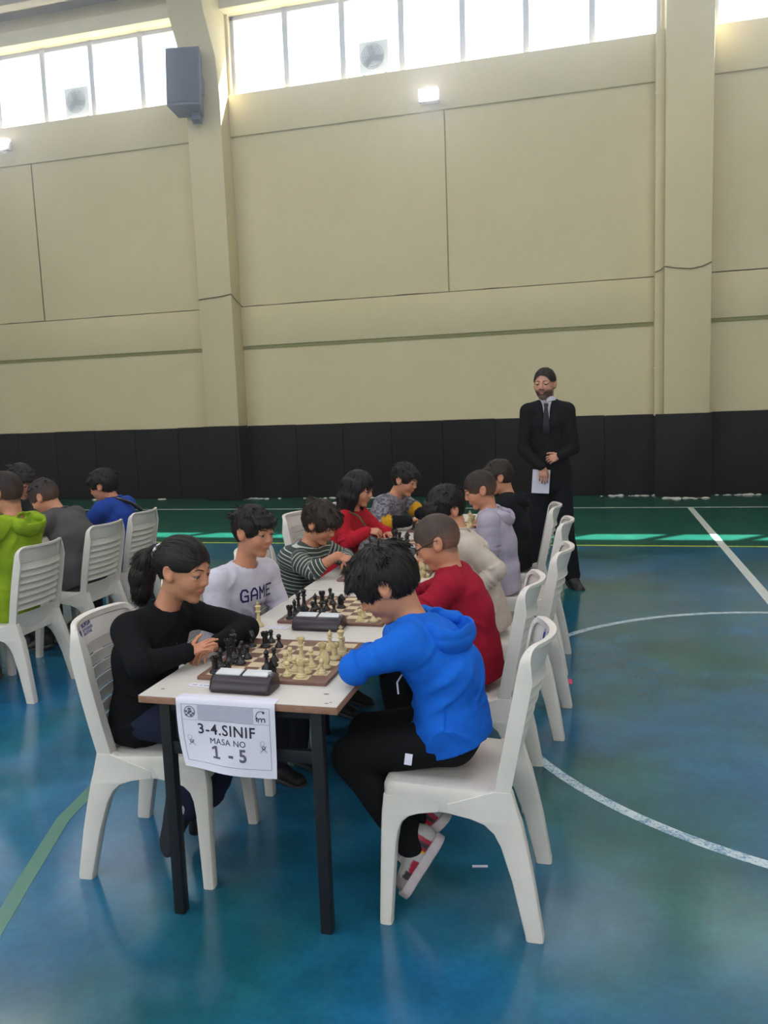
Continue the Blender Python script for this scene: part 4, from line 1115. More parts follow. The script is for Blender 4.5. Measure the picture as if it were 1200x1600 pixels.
    for s_, e, w, hd, rt in arms:
        ew = e*(1-sl)+w*sl; cu = tp.get('cuff', .0)
        f.rc(s_, e, r_sh+sth+.004, r_el+sth+.006, .025); f.rc(e, ew, r_el+sth+.006, (r_el+(r_wr-r_el)*sl)+sth, .012)
    hem = hip-up*tp.get('drop', .10)
    # folds
    seed = float(sum(map(ord, sp['label'])) % 29); amp = tp.get('fold', 1.0)
    cr = lambda n, a: -a*(np.exp(-(n/.11)**2)-.30)-a*.5*n
    def folds(X, Y, Z):
        d = .008*amp*vnoise(X*9+seed, Y*9, Z*11)
        P = np.stack([X, Y, Z], 1); best = np.full(len(X), 9., F32); tt = np.zeros(len(X), F32)
        for s_, e, w, hd, rt in arms:
            for a, b, t0 in ((s_, e, 0.), (e, w, 1.)):
                ab = b-a; t_ = np.clip((P-a) @ ab/(ab @ ab), 0, 1); ds = np.linalg.norm(P-a-t_[:, None]*ab, axis=1)
                m = ds < best; best[m] = ds[m]; tt[m] = t0+t_[m]
        arm = np.clip((.085-best)/.03, 0, 1)
        w1 = np.exp(-((tt-1)/.32)**2)+.6*np.clip((tt-1.6)/.3, 0, 1)+.25
        d += arm*w1*amp*cr(vnoise(tt*11+seed+.8*vnoise(X*6, Y*6, Z*6), X*2.5, Y*2.5+Z*2.5), .0125)*(.55+vnoise(X*7+2, Y*7, Z*7))
        u = (P-hip) @ up; v_ = (P-hip) @ left; ff = (P-hip) @ fw
        w2 = np.exp(-((u-.06)/.09)**2)*(.6+.4*np.sign(ff))
        wob = vnoise(u*5+seed, v_*5, ff*5)
        d += (1-arm)*w2*amp*cr(vnoise(u*21+wob*1.6+seed, v_*2.2+u*1.5, ff*2.2), .0170)*(.65+1.1*vnoise(u*6, v_*7+seed, ff*7))
        g1, g2 = u*.62+v_*.78, u*.62-v_*.78
        for gg, oo in ((g1, 0), (g2, 11.3)): d += (1-arm)*amp*cr(vnoise(gg*15+wob*1.4+seed+oo, u*2.2-v_*1.2, ff*2.4), .0105)*np.clip(.3+2.2*vnoise(u*5+oo, v_*6+seed, ff*6), 0, 1)
        return d
    f.disp(folds)
    # collar opening, hem and cuff cuts
    oc = tp.get('open', .006)
    f.rc(neck-up*.02-fw*.0, nt+up*.08, nr+oc, nr+oc+.03, .006, 's')
    if tp.get('vneck'): f.rc(neck+fw*tp.get('vf', .118)*q-up*tp['vneck'], neck+fw*.09*q+up*.02, tp.get('vr', .006), tp.get('vw', .05)*q, .006, 's')
    X, Y, Z = f.ax[0][:, None, None], f.ax[1][None, :, None], f.ax[2][None, None, :]
    pl = -((X-hem[0])*up[0]+(Y-hem[1])*up[1]+(Z-hem[2])*up[2])
    f.d = np.maximum(f.d, np.where(((X-hem[0])**2+(Y-hem[1])**2+(Z-hem[2])**2) < .3**2, pl, -1).astype(F32))
    if tp.get('ring', True): 
        nv = unit(nt-neck); a1 = unit(np.cross(nv, fw)); a2 = np.cross(a1, nv); R_ = nr+oc+.002; c0 = neck-up*.002
        pts = [c0+(a1*math.cos(k*PI/8)*1.08+a2*math.sin(k*PI/8))*R_-fw*.006 for k in range(17)]
        collar_pts = pts[:16]
    V, F = f.mesh()
    C = np.tile(np.asarray(tp['col'][:3], F32), (len(V), 1))
    if tp.get('cfn'): C = tp['cfn'](V, C, dict(arms=arms, hip=hip, up=up, left=left, fw=fw, neck=neck))
    top = put(tp.get('name', 'sweatshirt'), V, F, tp.get('mat', M_cloth_a), C)
    if tp.get('ring', True):
        mb = MB(); mb.tube([p-base for p in collar_pts], tp.get('cr', .0082), 8, closed=True); me = mb.mesh('collar', True); setcol(me, np.tile(np.asarray(tp['col'][:3], F32), (len(me.vertices), 1))); link('collar', me, M_cloth_a, top)
    if tp.get('mat') is M_stripe:
        tt = (V-hip) @ up/.0205; best = np.full(len(V), 9., F32)
        for s_, e, w, hd, rt in arms:
            acc = 0
            for a, b in ((s_*.9+neck*.1, e), (e, w)):
                ab = b-a; L = np.linalg.norm(ab); tu = (V-a) @ ab/(L*L); t_ = np.clip(tu, 0, 1); ds = np.linalg.norm(V-a-t_[:, None]*ab, axis=1)
                m = (ds < best) & (ds < .062) & ((t_ > .22) | (acc > 0)); best[m] = ds[m]; tt[m] = (acc+tu[m]*L)/.0205+.4; acc += L
        at = top.data.attributes.new('Str', 'FLOAT', 'POINT'); at.data.foreach_set('value', (tt+50).astype(F32))
    root_top = top
    # ---- hood
    if sp.get('hood'):
        hd = sp['hood']; bk = -fw; c0 = neck+bk*hd.get('b', .075)*q-up*hd.get('d', .03)
        f = Field(c0-.17*q, c0+.17*q, .0058*lod); lt = latS
        fo = (c0, np.stack([fw, lt, unit(np.cross(fw, lt))]).astype(F32), q)
        tl = hd.get('tilt', .55)
        Rm = np.array([[math.cos(tl), 0, math.sin(tl)], [0, 1, 0], [-math.sin(tl), 0, math.cos(tl)]], F32); fo = (c0, (Rm @ fo[1]).astype(F32), q)
        w_ = hd.get('w', .105); dd = hd.get('dep', .07); hh = hd.get('h', .075)
        f.local(lambda x, y, z: ell(x, y, z, (0, 0, -.01), (dd, w_, hh)), fo, (-.12, -.14, -.12), (.12, .14, .12))
        f.local(lambda x, y, z: ell(x, y, z, (.004, 0, .030), (dd*.80, w_*.86, hh*.92)), fo, (-.12, -.14, -.12), (.12, .14, .14), .008, 's')
        for sg in (1, -1):
            P = [c0+lt*sg*w_*.72*q+bk*.015+up*.012, neck+lt*sg*(nr+.030)+up*.000, neck+lt*sg*(nr+.018)+fw*.045*q-up*.022, neck+lt*sg*.018+fw*.072*q-up*.055]
            f.chain(P, [.017*q, .019*q, .018*q, .012*q], .015)
        f.disp(lambda X, Y, Z: .007*vnoise(X*16+seed, Y*16, Z*14)+.006*(.3-np.abs(vnoise(X*22, Y*13, Z*30+seed))*2))
        f.rc(neck-up*.02, nt+up*.06, nr+.005, nr+.012, .006, 's')
        V, F = f.mesh(); put('hood', V, F, tp.get('mat', M_cloth_a), np.tile(np.asarray(hd.get('col', tp['col'])[:3], F32), (len(V), 1)))
    # ---- trousers
    tr = sp['trousers']; f = Field(np.min([hip-.17*q]+[np.minimum(a[1], a[2])-.085 for a in legs], 0), np.max([hip+.17*q]+[np.maximum(a[1], a[2])+.085 for a in legs], 0), .0085*lod)
    f.fcap(hip-up*.004, hip+up*.05, left, .118*q+.006, .10*q, .085*q+.006, .07*q, .02)
    tc = tr.get('th', .012); cutk = tr.get('cut', .985)
    for hj, k_, a_, t_, su in legs:
        f.rc(hj, k_, .062*q+tc*.7, .052*q+tc, .03); f.rc(k_, k_*(1-cutk)+a_*cutk, .052*q+tc, .036*q+tc, .012)
    def lf(X, Y, Z):
        d = .010*vnoise(X*10+seed, Y*10, Z*12)
        for hj, k_, a_, t_, su in legs:
            r = np.sqrt((X-k_[0])**2+(Y-k_[1])**2+(Z-k_[2])**2); d = d+.010*np.exp(-(r/.10)**2)*(.3-np.exp(-(vnoise(r*24+seed, X*4, Z*4)/.11)**2))*.8
            r = np.sqrt((X-a_[0])**2+(Y-a_[1])**2+(Z-a_[2])**2); d = d+.009*np.exp(-(r/.09)**2)*(.3-np.exp(-(vnoise(r*34+seed, X*4, Z*4)/.11)**2))*.8
        return d
    f.disp(lf); V, F = f.mesh()
    put('trousers', V, F, tr.get('mat', M_cloth_a), np.tile(np.asarray(tr['col'][:3], F32), (len(V), 1)))
    # ---- shoes: upper + sole
    sh = sp.get('shoes', dict(col=lin(30, 30, 34), sole=lin(60, 60, 64)))
    for i, (hj, k_, a_, t_, su) in enumerate(legs):
        fd = unit(t_-a_); u_ = unit(su-fd*np.dot(su, fd)); l_ = np.cross(u_, fd); Lf = g('foot', .205*q if not ad else .285)
        o = a_-u_*(.055*q); fo = (o, np.stack([fd, l_, u_]).astype(F32), Lf/.21)
        f = Field(o-.02-Lf*.9, o+.02+Lf*1.15, .0052*lod)
        up_ = lambda x, y, z: smin(smin(fcap(x, y, z, (-.028, 0, .026), (.035, 0, .022), (0, 1, 0), .031, .034, .040, .034), fcap(x, y, z, (.035, 0, .020), (.118, .004, .008), (0, 1, 0), .034, .038, .034, .026), .02), rc(x, y, z, (-.02, 0, .045), (-.012, 0, .075), .034, .032), .02)
        f.local(up_, fo, (-.08, -.05, -.03), (.17, .05, .13)); f.local(lambda x, y, z: rc(x, y, z, (-.016, 0, .07), (-.012, 0, .13), .026, .027), fo, (-.06, -.04, .04), (.03, .04, .16), .004, 's')
        f.local(lambda x, y, z: z+.004+0*x+0*y+10*(z > .05), fo, (-.1, -.06, -.06), (.2, .06, 0), .002, 's')
        V, F = f.mesh(); C = np.tile(np.asarray(sh['col'][:3], F32), (len(V), 1))
        if sh.get('cfn'): C = sh['cfn'](toL(fo, V), C, i)
        so_ = put('shoe', V, F, M_shoe, C)
        f = Field(o-.02-Lf*.9, o+.02+Lf*1.15, .0052*lod); sb = sh.get('thick', .016)
        def sole(x, y, z):
            d = smin(fcap(x, y, z*0, (-.030, 0, 0), (.03, 0, 0), (0, 1, 0), .035, .033, .037, .037), fcap(x, y, z*0, (.03, 0, 0), (.118, .004, 0), (0, 1, 0), .033, .042, .037, .042), .02)
            return smax(d, np.abs(z+.004+sb/2-.006)-sb/2-.002+0*x, .004)
        f.local(sole, fo, (-.09, -.06, -.05), (.18, .06, .03)); V, F = f.mesh()
        put('sole', V, F, M_shoe, np.tile(np.asarray(sh['sole'][:3], F32), (len(V), 1)), so_)
        if True:
            f = Field(a_-.09, a_+.09, .006); f.rc(a_-u_*.03, a_+unit(k_-a_)*.05, .036*q, .037*q, 0); V, F = f.mesh(); put('sock', V, F, M_cloth_a, np.tile(np.asarray(sh.get('sock', lin(40, 40, 46))[:3], F32), (len(V), 1)))
    # ---- spectacles
    if sp.get('glasses'):
        mb = MB()
        for s_ in (1, -1):
            pts = [toW(fr, (.094-.10*(abs(y)-.031)*(abs(y) > .031), s_*abs(y), z))-base for y, z in [(.032+.021*math.cos(k*PI/8), .000+.0165*math.sin(k*PI/8)) for k in range(16)]]
            mb.tube(pts, .0017, 6, closed=True)
            mb.tube([toW(fr, p)-base for p in ((.091, s_*.052, .006), (.06, s_*.070, .009), (.0, s_*.0775, .014), (-.016, s_*.077, .010), (-.027, s_*.075, -.004))], .0021, 6)
        mb.tube([toW(fr, p)-base for p in ((.0955, .012, .004), (.099, 0, .007), (.0955, -.012, .004))], .0018, 6)
        gl = mb.build('glasses', M_specs, root, smooth=True)
    sp['_'] = dict(fr=fr, base=base, arms=arms, root=root, top=root_top, up=up, left=left, fw=fw, hip=hip, neck=neck)
    return root

def decal(sp, me, origin, ax, ay, name, mat, off=.0015):
    """lay a flat print (x along ax, y along ay, from origin) onto the person's top by ray casting"""
    top = sp['_']['top']; base = sp['_']['base']; n = unit(np.cross(ax, ay)); ax, ay = unit(ax), unit(ay)
    bv = BVHTree.FromPolygons([v.co.copy() for v in top.data.vertices], [tuple(p.vertices) for p in top.data.polygons])
    bm = bmesh.new(); bm.from_mesh(me); bmesh.ops.subdivide_edges(bm, edges=[e for e in bm.edges if e.calc_length() > .012], cuts=2); bm.to_mesh(me); bm.free()
    out = []
    for v in me.vertices:
        p = np.asarray(origin, F32)-base+ax*v.co.x+ay*v.co.y
        hit = bv.ray_cast(Vector((p+n*.3).tolist()), Vector((-n).tolist()))
        out.append((np.array(hit[0])+n*off) if hit[0] is not None else p)
    me.vertices.foreach_set('co', np.array(out, F32).ravel()); me.update()
    return link(name, me, mat, top)
# ================================================================== the cast
def rotz(v, deg):
    c, s = math.cos(math.radians(deg)), math.sin(math.radians(deg)); return (v[0]*c-v[1]*s, v[0]*s+v[1]*c, v[2])
def look(fx, yaw=0, pitch=0):
    """head forward: fx=+1 right, -1 left; yaw in degrees turns left (ccw); pitch downwards"""
    c, s = math.cos(math.radians(pitch)), math.sin(math.radians(pitch))
    return rotz((fx*c, 0, -s), yaw), rotz((fx*s, 0, c), yaw)
def seat(fx, x, y, yaw=0, knee=.33, kz=.512, ank=.30, az=.085, gap=.085, tuck=None):
    """default seated legs: facing fx; returns joints"""
    d = rotz((fx, 0, 0), yaw); l = (-d[1], d[0], 0); o = {}
    for sd, s in (('L', 1), ('R', -1)):
        k = (x+d[0]*knee+l[0]*gap*s, y+d[1]*knee+l[1]*gap*s, kz); a = (x+d[0]*ank+l[0]*gap*s, y+d[1]*ank+l[1]*gap*s, az)
        o['k'+sd] = k; o['a'+sd] = a; o['t'+sd] = (a[0]+d[0]*.15, a[1]+d[1]*.15, az-.03)
    o['fw'] = d; return o
short = lambda **k: dict(dict(rec=.010, fringe=-.004, sl=.020, slift=.002, t=.011, side=-.010, nape=-.062, bangs=.038, tufts=46, seed=2), **k)
BLK = lin(17, 17, 20)

# 1 girl in black -------------------------------------------------------
hf, hu = look(1, -8, 14)
girl = dict(lod=.85, label='girl with a dark ponytail in a black sweatshirt, nearest on the left', sc=.95, hip=(-1.60, 2.53, .535), neck=(-1.495, 2.535, .915), mid=(-1.585, 2.53, .74), head=(-1.408, 2.53, 1.062), hsc=1.0, hf=hf, hu=hu,
    sR=(-1.565, 2.405, .868), sL=(-1.475, 2.665, .865), eR=(-1.460, 2.30, .785), wR=(-1.345, 2.415, .797), eL=(-1.275, 2.735, .795), wL=(-1.315, 2.545, .785),
    hR=dict(dir=(.70, .35, .28), n=(-.25, -.55, .8), curl=((.1, .35, .2), (-.05, .25, .2), (-.1, .3, .2), (.1, .4, .3)), spread=2.2, fine=True, sc=.68, thumb=((.5, .8, .35), (.8, .5, .2), (.9, .3, .1))),
    hL=dict(dir=(-.3, -.9, -.15), n=(0, 0, 1)), sleeve=.93,
    hairc=lin(30, 24, 24), hair=dict(t=.010, side=.012, nape=-.045, rec=.026, amp=.5, ears=True, pony=[(-.085, 0, .035), (-.125, 0, .030), (-.160, 0, -.01), (-.170, 0, -.07), (-.160, 0, -.125), (-.140, 0, -.165)], ponyr=[.026, .022, .038, .044, .036, .008], tie=(-.112, 0, .032), sl=.06, slift=.002, mess=.05, sw=.0014),
    top=dict(col=BLK, drop=.085, th=.016, sth=.008, name='sweatshirt', open=.004), trousers=dict(col=lin(34, 38, 58)),
    gaze=(.25, .0, -.16), shoes=dict(col=lin(30, 28, 32), sole=lin(34, 32, 36), sock=lin(190, 186, 186)))
girl.update(fw=(1, 0, 0), kR=(-1.285, 2.435, .50), aR=(-1.425, 2.47, .205), tR=(-1.450, 2.46, .05), kL=(-1.28, 2.62, .50), aL=(-1.385, 2.58, .20), tL=(-1.40, 2.58, .05), foot=.225)
girl['sRup'] = (.55, .82, -.1); girl['sLup'] = (1, 0, -.1)
person(girl)

# 2 boy in the blue hoodie ---------------------------------------------
hf, hu = look(-1, 6, 36)
def blue_shoe(L, C, i):
    C = np.tile(np.asarray(lin(172, 166, 164)[:3], F32), (len(L), 1))
    x, z, y = L[:, 0], L[:, 2], np.abs(L[:, 1])
    m = (x > -.045) & (x < -.005) & (z > .004); C[m] = lin(158, 30, 58)[:3]
    m = (x > -.032) & (x < -.018) & (z > .006) & (y > .012); C[m] = lin(52, 52, 56)[:3]
    m = (x > .028) & (x < .075) & (z < .016+.25*(.075-x)) & (z < .024); C[m] = lin(160, 32, 58)[:3]
    m = (x > .07) & (x < .095) & (z < .024) & (y > .016); C[m] = lin(58, 50, 54)[:3]
    m = (x > .098); C[m] = lin(142, 126, 126)[:3]
    m = (x > .012) & (x < .06) & (y < .010) & (np.sin(x*420) > .1) & (z > .03); C[m] = lin(40, 40, 44)[:3]
    return C
blue = dict(lod=.85, label='boy with short dark hair in a bright blue hoodie, nearest on the right', sc=.98, hip=(-.455, 2.50, .545), neck=(-.585, 2.50, .920), mid=(-.475, 2.50, .745), head=(-.668, 2.495, 1.032), hsc=1.06, hf=hf, hu=hu,
    sL=(-.570, 2.365, .865), sR=(-.580, 2.635, .865), eL=(-.728, 2.330, .800), wL=(-.735, 2.535, .795), eR=(-.690, 2.720, .800), wR=(-.665, 2.530, .800),
    hL=dict(dir=(-.1, 1, -.05)), hR=dict(dir=(.1, -1, -.05), curl=CURL_FIST),
    hair=dict(t=.017, side=-.012, nape=-.062, bangs=.050, tufts=60, seed=5, tl=.024, lift=.002, sl=.026, slift=.002, rec=.006, amp=1.1),
    hairc=lin(30, 25, 24), top=dict(col=lin(22, 98, 200), drop=.03, th=.020, sth=.007, h=.0062, name='hoodie', fold=1.15, ring=False, open=.010), hood=dict(b=.105, d=.035, tilt=.35, w=.122, dep=.088, h=.082),
    trousers=dict(col=lin(16, 16, 18), th=.016), shoes=dict(col=lin(170, 160, 158), sole=lin(186, 172, 174), sock=lin(205, 165, 30), cfn=blue_shoe, thick=.026), gaze=(.25, 0, -.2))
blue.update(fw=(-1, 0, 0), kL=(-.775, 2.405, .475), aL=(-.585, 2.40, .205), tL=(-.66, 2.385, .085), kR=(-.78, 2.60, .475), aR=(-.575, 2.475, .265), tR=(-.66, 2.47, .175), foot=.225)
blue['sLup'] = (-.75, 0, .65); blue['sRup'] = (-.75, 0, .65)
person(blue)

# 3 boy in white sweatshirt --------------------------------------------
hf, hu = look(1, -18, 10)
white = dict(label='boy in a white sweatshirt with dark blue letters, second on the left', sc=.96, hip=(-1.63, 3.27, .54), neck=(-1.51, 3.25, .925), head=(-1.452, 3.238, 1.085), hf=hf, hu=hu, lat=rotz((0, 1, 0), -28),
    eR=(-1.575, 3.07, .70), wR=(-1.42, 3.12, .655), eL=(-1.42, 3.40, .70), wL=(-1.36, 3.24, .665), hR=dict(dir=(.9, .3, -.3)), hL=dict(dir=(.5, -.8, -.3)),
    hair=short(seed=7, bangs=.040), top=dict(col=lin(198, 192, 204), drop=.09, th=.016, fold=1.2, name='sweatshirt'), trousers=dict(col=lin(40, 42, 52)), gaze=(.25, 0, -.12))
white.update(seat(1, -1.63, 3.27, -12)); person(white)

# 4 boy in stripes ------------------------------------------------------
hf, hu = look(1, -14, 27)
strp = dict(label='boy in a dark green shirt with thin white stripes, third on the left', sc=.95, hip=(-1.62, 4.03, .535), neck=(-1.475, 4.00, .895), mid=(-1.575, 4.02, .72), head=(-1.405, 3.985, 1.012), hf=hf, hu=hu, lat=rotz((0, 1, 0), -22),
    eR=(-1.405, 3.835, .790), wR=(-1.275, 3.855, .862), eL=(-1.34, 4.17, .79), wL=(-1.28, 4.02, .80), sleeve=.28, hR=dict(dir=(.85, .1, -.35), n=(.2, -.45, .85), curl=CURL_PINCH, thumb=THUMB_PINCH, fine=True), hL=dict(dir=(.5, -.8, -.1)),
    hairc=HAIRB, hair=dict(t=.019, side=-.022, nape=-.075, bangs=.030, tufts=70, seed=9, tl=.032, lift=.004, ears=True), top=dict(col=lin(58, 66, 62), drop=.09, th=.014, name='striped_shirt', mat=M_stripe, fold=.7), trousers=dict(col=lin(40, 42, 50)), gaze=(.25, -.02, -.2))
strp.update(seat(1, -1.62, 4.03, -8)); person(strp)

# 5 girl in red ----------------------------------------------------------
hf, hu = look(1, -12, 14)
redg = dict(label='girl with long dark hair in a red cardigan, fourth on the left', sc=.97, hip=(-1.64, 4.92, .56), neck=(-1.515, 4.92, .955), head=(-1.465, 4.91, 1.095), hf=hf, hu=hu, lat=rotz((0, 1, 0), -10),
    eR=(-1.505, 4.74, .775), wR=(-1.375, 4.76, .845), eL=(-1.40, 5.09, .80), wL=(-1.31, 4.98, .80), hR=dict(dir=(.9, .15, -.05), n=(.1, -.5, .85), curl=CURL_PINCH, thumb=THUMB_PINCH, fine=True), lod=1.1,
    hairc=lin(24, 20, 21), hair=dict(t=.013, side=-.03, nape=-.07, long=-.20, sl=.07, slift=.004, mess=.05, ears=False, rec=.012, fringe=-.004), top=dict(col=lin(172, 26, 42), drop=.10, th=.015, name='cardigan', vneck=.07), trousers=dict(col=lin(40, 40, 52)), gaze=(.25, -.02, -.1))
redg.update(seat(1, -1.64, 4.92, 0)); person(redg)

# 6 boy in grey patterned hoodie ----------------------------------------
hf, hu = look(1, -16, 20)
def sleeves_black(V, C, J):
    n = vnoise(V[:, 0]*70, V[:, 1]*70, V[:, 2]*150); C = C*(1+.5*np.sign(n)[:, None]*(np.abs(n) > .05)[:, None])
    for s_, e, w, hd, rt in J['arms']:
        ab = w-e; t_ = (V-e) @ ab/(ab @ ab); ds = np.linalg.norm(V-e-np.clip(t_, 0, 1)[:, None]*ab, axis=1); m = ds < .058
        C[m & (t_ > .06)] = lin(205, 150, 30)[:3]; C[m & (t_ > .42)] = lin(20, 20, 22)[:3]
    return C
grey5 = dict(label='boy in a grey patterned hoodie with black and yellow sleeves, farthest on the left', sc=.98, hip=(-1.60, 5.65, .56), neck=(-1.405, 5.62, .965), head=(-1.325, 5.60, 1.085), hf=hf, hu=hu, lat=rotz((0, 1, 0), -15),
    eR=(-1.465, 5.42, .80), wR=(-1.275, 5.45, .805), eL=(-1.30, 5.74, .86), wL=(-1.17, 5.62, .80), hR=dict(dir=(.6, .7, .1), curl=CURL_FIST, fine=True), hL=dict(dir=(.4, -.8, -.2), curl=CURL_FIST), lod=1.1,
    hair=short(seed=13, t=.015, bangs=.044), top=dict(col=lin(122, 118, 126), drop=.10, th=.015, sth=.016, name='hoodie', cfn=sleeves_black, ring=False, open=.010), hood=dict(b=.07, d=.02, w=.095, h=.06, col=lin(130, 126, 134)), trousers=dict(col=lin(36, 36, 42)), gaze=(.25, -.03, -.12))
grey5.update(seat(1, -1.60, 5.65, 0)); person(grey5)

# 7 boy with glasses in dark red ----------------------------------------
hf, hu = look(-1, 6, 24)
red2 = dict(lod=.9, label='boy with cropped hair and black glasses in a dark red sweatshirt', sc=.99, hip=(-.50, 3.28, .545), neck=(-.595, 3.27, .925), mid=(-.525, 3.275, .74), head=(-.645, 3.265, 1.04), hf=hf, hu=hu,
    eL=(-.655, 3.06, .80), wL=(-.775, 3.20, .80), eR=(-.66, 3.48, .80), wR=(-.77, 3.33, .80), hL=dict(dir=(-.5, .8, 0)), hR=dict(dir=(-.5, -.8, 0)), glasses=True,
    hairc=lin(72, 58, 52), hair=dict(sl=.007, slift=.002, sw=.0009, t=.0045, side=-.012, nape=-.060, fade=.45, rec=.004), crop=lin(120, 88, 74)[:3], top=dict(col=lin(150, 22, 44), drop=.085, th=.016, name='sweatshirt', cr=.007, fold=1.6), trousers=dict(col=lin(26, 26, 30)), gaze=(.25, 0, -.16))
red2.update(seat(-1, -.50, 3.28, 0)); person(red2)

# 8 boy in cream ---------------------------------------------------------
hf, hu = look(-1, 40, 30)
cream = dict(label='dark-haired boy in a cream sweatshirt seen from behind, third on the right', sc=.99, hip=(-.55, 4.02, .545), neck=(-.685, 4.01, .955), head=(-.745, 4.03, 1.075), hf=hf, hu=hu, lat=rotz((0, -1, 0), 12),
    sL=(-.605, 3.885, .905), sR=(-.745, 4.135, .905), eL=(-.475, 3.855, .795), wL=(-.60, 3.80, .66), eR=(-.80, 4.24, .80), wR=(-.90, 4.10, .80), hL=dict(dir=(-.8, .2, -.5)), hR=dict(dir=(-.5, -.8, 0)),
    hair=short(seed=21, t=.015, nape=-.072), top=dict(col=lin(186, 172, 160), drop=.09, th=.017, fold=1.5, name='sweatshirt'), trousers=dict(col=lin(30, 30, 34)))
cream.update(seat(-1, -.55, 4.02, 0)); person(cream)

# 9 boy in lavender hoodie ----------------------------------------------
hf, hu = look(-1, 14, 20)
lav = dict(label='boy with cropped hair in a pale lavender hoodie, fourth on the right', sc=1.0, hip=(-.575, 4.92, .545), neck=(-.64, 4.91, .955), head=(-.692, 4.90, 1.082), hf=hf, hu=hu,
    eL=(-.625, 4.74, .72), wL=(-.79, 4.80, .72), eR=(-.68, 5.10, .76), wR=(-.80, 4.98, .79), hL=dict(dir=(-.8, .4, 0)), hR=dict(dir=(-.5, -.8, 0)), lod=1.1,
    hairc=lin(48, 38, 34), hair=dict(sl=.009, slift=.003, sw=.001, t=.0065, side=-.012, nape=-.060, fade=.25), crop=lin(96, 72, 62)[:3], top=dict(col=lin(166, 156, 172), drop=.10, th=.016, sth=.012, fold=1.4, name='hoodie', ring=False, open=.010), hood=dict(b=.085, d=.03, w=.10, h=.068), trousers=dict(col=lin(40, 32, 34)), gaze=(.25, 0, -.16))
lav.update(seat(-1, -.575, 4.92, 0)); person(lav)

# 10 boy in black --------------------------------------------------------
hf, hu = look(-1, 10, 18)
blk = dict(label='boy in a black hooded top, farthest on the right beside the standing man', sc=1.0, hip=(-.56, 5.66, .545), neck=(-.605, 5.65, .965), head=(-.665, 5.64, 1.09), hf=hf, hu=hu,
    eL=(-.60, 5.46, .72), wL=(-.77, 5.55, .76), eR=(-.64, 5.85, .76), wR=(-.77, 5.72, .79), hL=dict(dir=(-.8, .4, 0)), hR=dict(dir=(-.5, -.8, 0)), lod=1.15,
    hairc=HAIRB, hair=short(seed=31, t=.012), top=dict(col=lin(22, 23, 26), drop=.10, th=.018, name='hooded_top', ring=False, open=.010), hood=dict(b=.085, d=.03, w=.10, h=.066), trousers=dict(col=lin(24, 24, 28)), gaze=(.25, 0, -.16))
blk.update(seat(-1, -.56, 5.66, 0)); person(blk)

# 11-14 the group at the table behind on the left -------------------------
hf, hu = look(-1, 5, 15)
lime = dict(label='boy in a lime green hooded jacket at the left edge of the photo', sc=1.06, hip=(-3.37, 4.02, .55), neck=(-3.315, 4.02, 1.04), head=(-3.365, 4.02, 1.185), hf=hf, hu=hu, shw=.15,
    eL=(-3.40, 3.83, .82), wL=(-3.60, 3.92, .80), eR=(-3.40, 4.24, .82), wR=(-3.60, 4.12, .80), lod=1.15, face=False,
    hairc=lin(40, 30, 28), hair=dict(sl=.010, slift=.003, sw=.001, t=.007, side=-.012, nape=-.060, fade=.15), crop=lin(84, 60, 52)[:3], top=dict(col=lin(138, 164, 36), drop=.12, th=.02, sth=.016, name='hooded_jacket', ring=False, open=.010), hood=dict(b=.095, d=.03, w=.105, h=.068), trousers=dict(col=lin(44, 46, 54)))
lime.update(seat(-1, -3.37, 4.02, 0)); person(lime)
hf, hu = look(-1, 8, 32)
greyb = dict(label='boy with short hair in a dark grey shirt bending over the left table', sc=1.05, hip=(-3.475, 4.82, .55), neck=(-3.625, 4.84, .965), mid=(-3.50, 4.83, .78), head=(-3.725, 4.83, 1.07), hf=hf, hu=hu, shw=.15,
    eL=(-3.76, 4.63, .80), wL=(-3.92, 4.75, .80), eR=(-3.74, 5.04, .80), wR=(-3.92, 4.92, .80), lod=1.15, face=False, sleeve=.3,
    hairc=lin(48, 40, 38), hair=dict(sl=.014, slift=.003, t=.009, side=-.012, nape=-.060, fade=.2, tufts=30), top=dict(col=lin(82, 78, 80), drop=.10, th=.024, sth=.018, belly=.012, name='shirt', fold=.6), trousers=dict(col=lin(40, 38, 42)))
greyb.update(seat(-1, -3.475, 4.82, 0)); person(greyb)
hf, hu = look(-1, 8, 18)
blueb = dict(label='boy with dark hair and glasses in a royal blue top with a dark strap', sc=1.05, hip=(-3.565, 5.44, .55), neck=(-3.575, 5.44, .975), head=(-3.655, 5.43, 1.085), hf=hf, hu=hu, shw=.155,
    eL=(-3.70, 5.22, .80), wL=(-3.88, 5.33, .80), eR=(-3.66, 5.66, .80), wR=(-3.86, 5.54, .80), lod=1.2, face=True, glasses=True,
    hair=short(seed=41, t=.017, nape=-.07), top=dict(col=lin(34, 66, 150), drop=.10, th=.022, name='top', fold=.7), trousers=dict(col=lin(36, 36, 44)))
blueb.update(seat(-1, -3.565, 5.44, 0)); person(blueb)
hf, hu = look(1, -12, 26)
face = dict(label='dark-haired boy facing right behind the lime green jacket, mostly hidden', sc=1.05, hip=(-4.42, 5.0, .58), neck=(-4.14, 5.0, 1.045), head=(-4.03, 4.99, 1.165), hf=hf, hu=hu,
    eL=(-4.07, 5.22, .82), wL=(-3.95, 5.17, .80), eR=(-4.10, 4.84, .82), wR=(-3.98, 5.05, .80), lod=1.25,
    hair=short(seed=51, t=.014, bangs=.044), skin=lin(186, 130, 108), top=dict(col=lin(60, 62, 66), drop=.10, th=.018, name='sweatshirt'), trousers=dict(col=lin(36, 36, 44)))
face.update(seat(1, -4.42, 5.0, 0)); person(face)
chair(-4.47, 5.0, 0, 'white plastic chair across the left table, under the facing boy')

